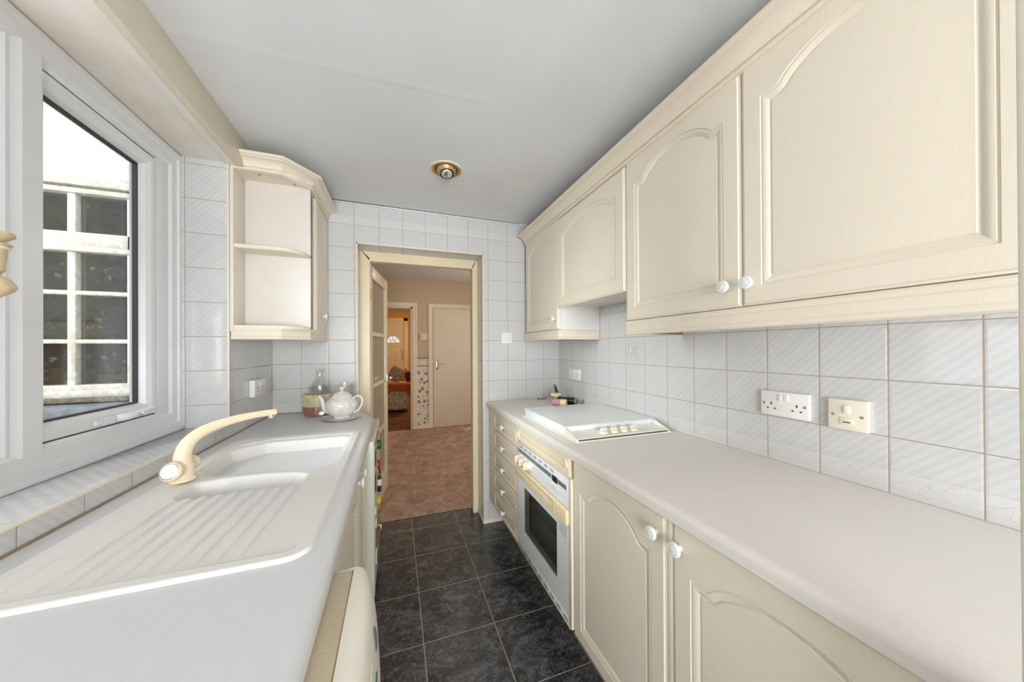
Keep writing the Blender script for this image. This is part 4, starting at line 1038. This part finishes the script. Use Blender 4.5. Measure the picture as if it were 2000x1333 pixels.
# ------------------------------------------------------------------ switches and sockets
def plate_R(name, label, cat, y0, y1, z0, z1, mat, t=0.011):
    r = thing(name, label, cat, (XR, (y0+y1)/2, (z0+z1)/2)); part('faceplate', box(B(), XR-t, XR-0.0002, y0, y1, z0, z1, 0.003, 3), mat, r); return r
def pins(parent, f, t=0.0004):
    """three-pin holes of one british outlet; f(s, z, d) places points: s along the plate, d out of it"""
    bm = B()
    for s0, s1, a, b_ in ((-0.002, 0.002, 0.003, 0.012), (-0.0145, -0.008, -0.011, -0.007), (0.008, 0.0145, -0.011, -0.007)):
        rings(bm, [[f(s0, a, t), f(s1, a, t), f(s1, b_, t), f(s0, b_, t)], [f(s0, a, -0.002), f(s1, a, -0.002), f(s1, b_, -0.002), f(s0, b_, -0.002)]], True, True, True)
    return part('pin_hole', bm, 'black', parent)
def screws(parent, pts, d):
    for p in pts: part('screw', lathe(B(), [(0.0045, 0), (0.004, 0.0008), (0, 0.001)], p, d, 12, True), 'chrome', parent)
def double_R(y0, y1, z0, z1, label, mat='plate'):
    r = plate_R('double_socket', label, 'socket', y0, y1, z0, z1, mat); yc, zc = (y0+y1)/2, (z0+z1)/2
    for s in (-1, 1):
        c = yc+s*0.038
        pins(r, lambda a, z, d, c=c: (XR-0.011-d, c-a, zc-0.008+z))
        part('rocker_switch', box(B(), XR-0.0145, XR-0.010, yc+s*0.0085-0.0065, yc+s*0.0085+0.0065, zc+0.012, zc+0.032, 0.0012), mat, r)
    screws(r, [(XR-0.0112, yc+s*0.0605, zc-0.001) for s in (-1, 1)], (-1, 0, 0)); return r
double_R(0.651, 0.797, 1.056, 1.139, 'white double socket on the right wall beside the ivory fused spur')
double_R(2.010, 2.160, 1.062, 1.140, 'white double socket low on the right wall, near the far corner by the jar')
fs = plate_R('fused_spur', 'ivory switched fused spur on the right wall above the bare worktop', 'switch', 0.515, 0.604, 1.050, 1.138, 'plate_old', 0.014)
yc, zc = 0.5595, 1.094
part('rocker_switch', box(B(), XR-0.018, XR-0.012, yc-0.0065, yc+0.0065, zc+0.004, zc+0.028, 0.0012), 'plate', fs)
fh = part('fuse_holder', box(B(), XR-0.0165, XR-0.012, yc-0.016, yc+0.016, zc-0.028, zc-0.008, 0.001), 'plate_old', fs)
part('fuse_slot', box(B(), XR-0.0169, XR-0.0160, yc-0.008, yc+0.008, zc-0.0225, zc-0.0195), 'black', fh)
screws(fs, [(XR-0.0142, yc+s*0.032, zc-0.002) for s in (-1, 1)], (-1, 0, 0))
tm = plate_R('wall_plaque', 'small faint picture tile stuck on the right wall below the hood cupboard', 'tile', 1.430, 1.488, 1.248, 1.293, 'tile_rev', 0.002)
bm = B(); box(bm, XR-0.0026, XR-0.0018, 1.434, 1.484, 1.252, 1.2535); box(bm, XR-0.0026, XR-0.0018, 1.434, 1.484, 1.2875, 1.289); box(bm, XR-0.0026, XR-0.0018, 1.434, 1.4355, 1.252, 1.289); box(bm, XR-0.0026, XR-0.0018, 1.4825, 1.484, 1.252, 1.289)
tube(bm, [(XR-0.0024, 1.450+0.008*math.cos(a*.7), 1.268+0.010*math.sin(a)) for a in [PI*2*i/12 for i in range(11)]], 0.001, 6)
part('motif', bm, 'grey_lt', tm)
bs = thing('light_switch', 'white square single switch plate on the back wall right of the doorway', 'switch', (0.7925, YB, 1.37))
part('faceplate', box(B(), 0.749, 0.836, YB-0.010, YB-0.0002, 1.327, 1.413, 0.003, 3), 'plate', bs)
part('rocker_switch', lathe(B(), [(0.011, 0), (0.011, 0.002), (0.009, 0.004), (0, 0.0042)], (0.798, YB-0.010, 1.378), (0, -1, 0), 16, True), 'plate', bs)
screws(bs, [(0.7925+s*0.031, YB-0.0102, 1.37) for s in (-1, 1)], (0, -1, 0))
ls = thing('double_socket', 'white double socket on the left wall in the corner under the shelf unit', 'socket', (XL, 2.09, 1.09))
part('faceplate', box(B(), XL+0.0002, XL+0.024, 2.012, 2.170, 1.047, 1.134, 0.003, 3), 'plate', ls)
for s in (-1, 1):
    pins(ls, lambda a, z, d, c=2.091+s*0.038: (XL+0.024+d, c+a, 1.083+z))
    part('rocker_switch', box(B(), XL+0.023, XL+0.027, 2.091+s*0.0085-0.006, 2.091+s*0.0085+0.006, 1.102, 1.120, 0.001), 'plate', ls)
th = thing('thermostat', 'small cream thermostat on the hall wallpaper between two doors', 'thermostat', (0.425, HY, 1.485))
part('case', box(B(), 0.368, 0.480, HY-0.03, HY, 1.435, 1.535, 0.006, 3), 'plate_old', th)
part('dial', lathe(B(), [(0.032, 0), (0.030, 0.012), (0, 0.013)], (0.448, HY-0.03, 1.485), (0, -1, 0), 20, True), 'brass', th)
part('window', box(B(), 0.376, 0.408, HY-0.032, HY-0.029, 1.455, 1.515, 0.001), 'grey_lt', th)

# ------------------------------------------------------------------ ceiling spotlight
cl = thing('ceiling_spotlight', 'recessed brass eyeball spotlight with a silvered lamp in the ceiling', 'ceiling light', (0.26, 1.748, ZC))
part('trim_ring', lathe(B(), [(0.086, 0), (0.087, 0.003), (0.084, 0.006), (0.079, 0.006), (0.077, 0.003)], (0.26, 1.748, ZC), (0, 0, -1), 40), 'trim', cl)
part('rim', lathe(B(), [(0.079, 0.0035), (0.072, 0.007), (0.063, 0.004), (0.060, 0.0)], (0.26, 1.748, ZC), (0, 0, -1), 40), 'brass', cl)
part('recess', lathe(B(), [(0.063, 0.0004), (0.063, 0.0008), (0.036, 0.0008)], (0.26, 1.748, ZC), (0, 0, -1), 36), 'black', cl)  # flat black ring standing in for shade in the gap round the eyeball
ed = Vector((0.03, -0.22, -1)).normalized(); ec = Vector((0.26, 1.748, ZC+0.016)); R = 0.056
eb = part('eyeball', lathe(B(), [(R*math.cos(a), R*math.sin(a)) for a in [-0.1+(0.86+0.1)*i/12 for i in range(13)]] + [(R*math.cos(0.86)*0.9, R*math.sin(0.86)*0.98)], ec, ed, 36), 'brass', cl)
part('lamp', lathe(B(), [(0.0335, 0.036), (0.0325, 0.043), (0.026, 0.051), (0.014, 0.056), (0, 0.0575)], ec, ed, 28), 'lamp_silver', eb)
part('lamp_collar', lathe(B(), [(0.0362, 0.040), (0.0362, 0.047), (0.0338, 0.047), (0.0335, 0.036)], ec, ed, 28), 'black', eb)

# ------------------------------------------------------------------ crockery in the far left corner
WZ = 0.90
tc = Vector((-0.283, 2.045, WZ))
sc2 = finish(lathe(B(), [(0.05, 0), (0.052, 0.003), (0.09, 0.009), (0.101, 0.014), (0.1015, 0.0155), (0.089, 0.0115), (0.05, 0.006), (0, 0.006)], tc, (0, 0, 1), 40, True), 'saucer', 'china', base=tc)
tag(sc2, 'white china saucer under the teapot', 'saucer')
tb = tc+Vector((0, 0, 0.0065))
tpot = thing('teapot', 'white china teapot with a faint floral print on its saucer', 'teapot', tb)
part('body', lathe(B(), [(0.040, 0), (0.043, 0.004), (0.040, 0.010), (0.046, 0.016), (0.066, 0.032), (0.080, 0.056), (0.083, 0.074), (0.076, 0.096), (0.062, 0.110), (0.053, 0.116), (0.056, 0.121), (0.052, 0.122), (0, 0.120)], tb, (0, 0, 1), 40, True), 'floralchina', tpot)
ldp = part('lid', lathe(B(), [(0.053, 0.121), (0.050, 0.126), (0.038, 0.138), (0.022, 0.147), (0.008, 0.151), (0.007, 0.155), (0.013, 0.161), (0.0145, 0.167), (0.010, 0.174), (0, 0.176)], tb, (0, 0, 1), 36), 'floralchina', tpot)
vx = Vector((0.94, -0.34, 0)).normalized()
def TP(a, z): return tb + vx*a + Vector((0, 0, z))
part('spout', tube(B(), spline([TP(-0.066, 0.040), TP(-0.092, 0.050), TP(-0.104, 0.075), TP(-0.112, 0.102), TP(-0.128, 0.121)], 6), [0.021, 0.020, 0.0192, 0.0184, 0.0176, 0.0168, 0.016, 0.0152, 0.0144, 0.0138, 0.0132, 0.0126, 0.012, 0.0116, 0.0112, 0.0108, 0.0104, 0.010, 0.0097, 0.0094, 0.0091, 0.0088, 0.0086, 0.0084, 0.0082], 16, True), 'china', tpot)
part('handle', tube(B(), spline([TP(0.060, 0.104), TP(0.082, 0.122), TP(0.106, 0.120), TP(0.116, 0.100), TP(0.110, 0.072), TP(0.094, 0.046), TP(0.070, 0.032)], 6), 0.0065, 12, True, 0.8), 'china', tpot)
# terracotta pot with painted cream band, glass dish and carafe stacked on it
pc_ = Vector((-0.438, 2.232, WZ))
pot = thing('casserole_pot', 'round terracotta pot with a cream band painted with leaves', 'pot', pc_)
part('base', lathe(B(), [(0.055, 0), (0.066, 0.006), (0.074, 0.026), (0.077, 0.050), (0.076, 0.053), (0.070, 0.054)], pc_, (0, 0, 1), 36, True), 'terracotta', pot)
part('band', lathe(B(), [(0.070, 0.054), (0.074, 0.058), (0.076, 0.080), (0.073, 0.104), (0.071, 0.115)], pc_, (0, 0, 1), 36), 'potfloral', pot)
part('rim', lathe(B(), [(0.071, 0.115), (0.079, 0.118), (0.080, 0.124), (0.075, 0.127), (0.068, 0.124), (0.066, 0.08), (0.06, 0.012), (0, 0.008)], pc_, (0, 0, 1), 36), 'pot_cream', pot)
gz = pc_+Vector((0.01, 0, 0.127))
gd = finish(lathe(B(), [(0.052, 0), (0.058, 0.004), (0.063, 0.045), (0.067, 0.049), (0.064, 0.050), (0.059, 0.045), (0.055, 0.006), (0, 0.004)], gz, (0, 0, 1), 36, True), 'glass_dish', 'tableglass', base=gz); tag(gd, 'small round clear glass dish on top of the terracotta pot', 'dish')
cz = gz+Vector((0.002, 0, 0.0065))
cf = finish(lathe(B(), [(0.040, 0), (0.046, 0.006), (0.050, 0.030), (0.042, 0.062), (0.024, 0.088), (0.021, 0.108), (0.026, 0.128), (0.033, 0.140), (0.031, 0.140), (0.024, 0.127), (0.019, 0.108), (0.022, 0.088), (0.040, 0.060), (0.047, 0.030), (0.042, 0.008), (0, 0.006)], cz, (0, 0, 1), 36, True), 'glass_carafe', 'tableglass', base=cz); tag(cf, 'clear glass carafe with flared neck standing in the glass dish', 'carafe')
# glass lid leaning, tall glass jug
lc = Vector((-0.424, 2.120, WZ)); ln = Vector((-0.15, -0.85, 0.42)).normalized()
a_, b_, _ = axes(ln); low = min((a_*math.cos(t)*0.071+b_*math.sin(t)*0.071).z for t in [i*0.05 for i in range(126)])
lo = lc+Vector((0, 0, -low+0.001))
gl = thing('glass_cover', 'clear round glass lid leaning against the terracotta pot', 'lid', lc)
part('disc', lathe(B(), [(0.071, 0), (0.072, 0.003), (0.062, 0.010), (0.040, 0.019), (0.016, 0.023), (0, 0.024), (0, 0.021), (0.04, 0.016), (0.066, 0.003)], lo, ln, 40), 'tableglass', gl)
part('knob', lathe(B(), [(0.006, 0.022), (0.006, 0.030), (0.013, 0.036), (0.015, 0.044), (0.012, 0.052), (0, 0.055)], lo, ln, 20), 'tableglass', gl)
jz = Vector((-0.292, 2.205, WZ))
jg = thing('glass_jug', 'tall straight clear glass jug behind the teapot', 'jug', jz)
part('body', lathe(B(), [(0.048, 0), (0.051, 0.004), (0.051, 0.170), (0.0525, 0.185), (0.0505, 0.185), (0.049, 0.168), (0.049, 0.010), (0, 0.008)], jz, (0, 0, 1), 36, True), 'tableglass', jg)
bm = B(); tube(bm, [(jz.x+0.045+0.012*math.cos(a), jz.y-0.026+0.004*math.cos(a), jz.z+0.165+0.014*math.sin(a)) for a in [PI*2*i/16 for i in range(17)]], 0.0016, 6); tube(bm, [(jz.x+0.047, jz.y-0.022, jz.z+0.15), (jz.x+0.047, jz.y-0.022, jz.z+0.05)], 0.0012, 6)
part('painted_mark', bm, 'grey', jg)

# ------------------------------------------------------------------ things behind the hob
jc = Vector((1.075, 2.085, WZ))
jar = thing('jar', 'small jar with brownish contents and a pale yellow lid behind the hob', 'jar', jc)
part('glass_body', lathe(B(), [(0.028, 0), (0.031, 0.004), (0.031, 0.050), (0.028, 0.056)], jc, (0, 0, 1), 28, True), 'amber', jar)
part('lid', lathe(B(), [(0.035, 0.053), (0.036, 0.056), (0.036, 0.068), (0.033, 0.071), (0, 0.071)], jc, (0, 0, 1), 28, True), 'lemon', jar)
bc_ = Vector((1.040, 1.985, WZ+0.0235)); bd = Vector((0.72, -0.70, -0.0)).normalized()
bt = thing('small_bottle', 'small pink bottle with a pale yellow cap lying behind the hob', 'bottle', (1.04, 1.985, WZ))
part('body', lathe(B(), [(0, -0.040), (0.018, -0.039), (0.023, -0.034), (0.023, 0.016), (0.020, 0.022)], bc_, bd, 24), 'pink', bt)
part('cap', lathe(B(), [(0.022, 0.020), (0.0235, 0.022), (0.0235, 0.056), (0.021, 0.059), (0, 0.059)], bc_, bd, 24), 'lemon', bt)
kc = Vector((1.130, 2.01, WZ+0.025))
bk = thing('black_tube', 'black cylindrical tube lying beside the pink bottle', 'tube', (1.13, 2.01, WZ))
part('body', lathe(B(), [(0, -0.075), (0.022, -0.074), (0.0245, -0.07), (0.0245, 0.055)], kc, Vector((0.62, -0.78, 0)), 24), 'black', bk)
part('cap', lathe(B(), [(0.0245, 0.055), (0.023, 0.058), (0.023, 0.066), (0.018, 0.068), (0, 0.066)], kc, Vector((0.62, -0.78, 0)), 24), 'grey', bk)
bm = B()
P = [(1.118, 2.150, WZ+0.002), (1.150, 2.130, WZ+0.002), (1.112, 2.15, WZ+0.118), (1.096, 2.158, WZ+0.122)]
rings(bm, [[(p[0], p[1], p[2]) for p in P], [(p[0]+0.012, p[1]+0.028, p[2]) for p in P]], True, True, True)
pk = finish(bm, 'packet', 'black', base=(1.12, 2.15, WZ)); tag(pk, 'upright crumpled black packet behind the small jar', 'packet')
bm = B(); tube(bm, [(1.100, 2.115, WZ+0.078), (1.125, 2.09, WZ+0.062), (1.165, 2.06, WZ+0.052)], [0.006, 0.012, 0.014], 12, True, 0.4)
pt = finish(bm, 'plastic_tube', 'tableglass', base=(1.13, 2.08, WZ+0.05)); tag(pt, 'clear plastic tube lying across the black tube', 'tube')
bm = B()
for i in range(14):
    x = 1.02+0.006*i+random.uniform(-.003, .003); y = 2.285+random.uniform(-.02, .02); s = random.uniform(.003, .006); box(bm, x-s, x+s, y-s, y+s, WZ, WZ+s, s*0.5, 1)
tag(finish(bm, 'crumbs', 'brown', base=(1.06, 2.285, WZ)), 'brown crumbs at the back of the worktop, left of the jar', 'crumbs', kind='stuff')

# ------------------------------------------------------------------ turned wooden rack at the left edge of the picture
rk = thing('wooden_rack', 'turned pale wooden rack end jutting out at the left edge of the picture', 'rack', (XL, 0.52, 1.36))
part('shelf_board', box(B(), XL, -0.515, 0.40, 0.668, 1.428, 1.452, 0.003), 'pine', rk)
part('end_spindle', lathe(B(), [(0.0, -0.092), (0.010, -0.091), (0.024, -0.080), (0.027, -0.074), (0.022, -0.064), (0.013, -0.057), (0.017, -0.052), (0.018, -0.040), (0.019, -0.020), (0.023, -0.016), (0.016, -0.012), (0.025, -0.004), (0.025, 0)], (-0.5235, 0.655, 1.453), (0, 0, 1), 28), 'pine', rk)
part('back_rail', box(B(), XL, XL+0.014, 0.40, 0.668, 1.36, 1.452, 0.003), 'pine', rk)
part('white_ring', lathe(B(), [(0.019, -0.019), (0.0245, -0.017), (0.0255, -0.014), (0.020, -0.012)], (-0.5235, 0.655, 1.453), (0.25, 0, 1), 28), 'knob', rk)

# ------------------------------------------------------------------ hall and front room
cb = B()
P = []
for i in range(60):
    a = i/60*PI*5; P.append((1.12+0.13*math.cos(a)+0.02*math.sin(a*.4)+i*0.0006, 5.02+0.13*math.sin(a)*1.1+0.05*math.cos(a*.7), 0.011+0.004*(i/60)))
P += [(1.45, 5.2, 0.011), (1.9, 5.25, 0.011)]
tube(cb, P, 0.0045, 6); tag(finish(cb, 'cable', 'cable', base=(1.12, 5.02, 0.006)), 'thin white cable coiled on the hall carpet by the cupboard door', 'cable')
sf = thing('sofa', 'floral upholstered sofa in the front room beyond the hall', 'sofa', (-0.3, 7.4, 0))
part('seat_base', box(B(), -1.15, 0.255, 7.0, 7.85, 0.05, 0.40, 0.04, 3), 'upholstery', sf)
part('backrest', box(B(), -1.15, 0.255, 6.98, 7.20, 0.06, 0.575, 0.05, 3), 'upholstery', sf)
part('armrest', box(B(), 0.06, 0.28, 7.02, 7.85, 0.06, 0.56, 0.06, 3), 'upholstery', sf)
for x in (-1.05, 0.20):
    part('leg', lathe(B(), [(0.025, 0.004), (0.025, 0.06)], (x, 7.05, 0), (0, 0, 1), 12, True, True), 'brown', sf)
bm = B(); n1_, n2_ = 24, 10; L = []
for i in range(n1_+1):
    x = -0.75+1.08*i/n1_; w = 0.012*math.sin(i*1.3)
    L.append([(x, 6.955+w*.5, 0.40+w*1.5+0.05*math.sin(i*.45)), (x, 6.95+w*.3, 0.50+w), (x, 6.965, 0.575), (x, 7.00, 0.602), (x, 7.10, 0.610+w*.5), (x, 7.2, 0.600), (x, 7.24, 0.55), (x, 7.235, 0.48), (x, 7.232, 0.47)])
rings(bm, L, False); bmesh.ops.solidify(bm, geom=bm.faces[:], thickness=0.012)
tag(finish(bm, 'throw', 'throw', base=(-0.2, 7.0, 0.5)), 'rust orange throw draped over the back of the sofa', 'throw')
def cushion(label, mat, c, w, h, t, rot):
    t_ = B(); bmesh.ops.create_uvsphere(t_, u_segments=24, v_segments=14, radius=1)
    for v in t_.verts:
        x, y, z = v.co; f = lambda q: math.copysign(abs(q)**0.55, q)
        v.co = Vector((f(x)*w/2, y*t/2*(1-0.35*(x*x)), f(z)*h/2))
    t_.transform(Matrix.Translation(c) @ Matrix.Rotation(rot, 4, 'Y') @ Matrix.Rotation(-0.25, 4, 'X'))
    bm = B(); merge(bm, t_); o = finish(bm, 'cushion', mat, base=c); tag(o, label, 'cushion')
cushion('grey floral cushion tilted on the sofa against the front door', 'cushion', Vector((0.02, 7.42, 0.765)), 0.28, 0.34, 0.12, 0.5)
cushion('tan cushion between the floral and dark red ones on the sofa', 'tan_fabric', Vector((0.14, 7.62, 0.75)), 0.28, 0.34, 0.12, 0.2)
cushion('small patterned cushion low at the near left of the sofa', 'cushion', Vector((-0.20, 7.30, 0.69)), 0.14, 0.15, 0.10, 0.3)
cushion('dark red cushion at the end of the sofa', 'maroon', Vector((0.30, 7.33, 0.69)), 0.20, 0.26, 0.14, -0.15)

def lamp(name, loc, power, size, col):
    d = bpy.data.lights.new(name, 'POINT'); d.energy = power; d.shadow_soft_size = size; d.color = col
    o = bpy.data.objects.new(name, d); COL.objects.link(o); o.location = loc
lamp('front_room_lamp', (0.9, 8.0, 1.9), 30, 0.12, (1.0, 0.76, 0.48))
lamp('fill_hall_point', (1.0, 3.9, 2.15), 5, 0.12, (1.0, 0.90, 0.78))  # unseen point fill added to lift the hall
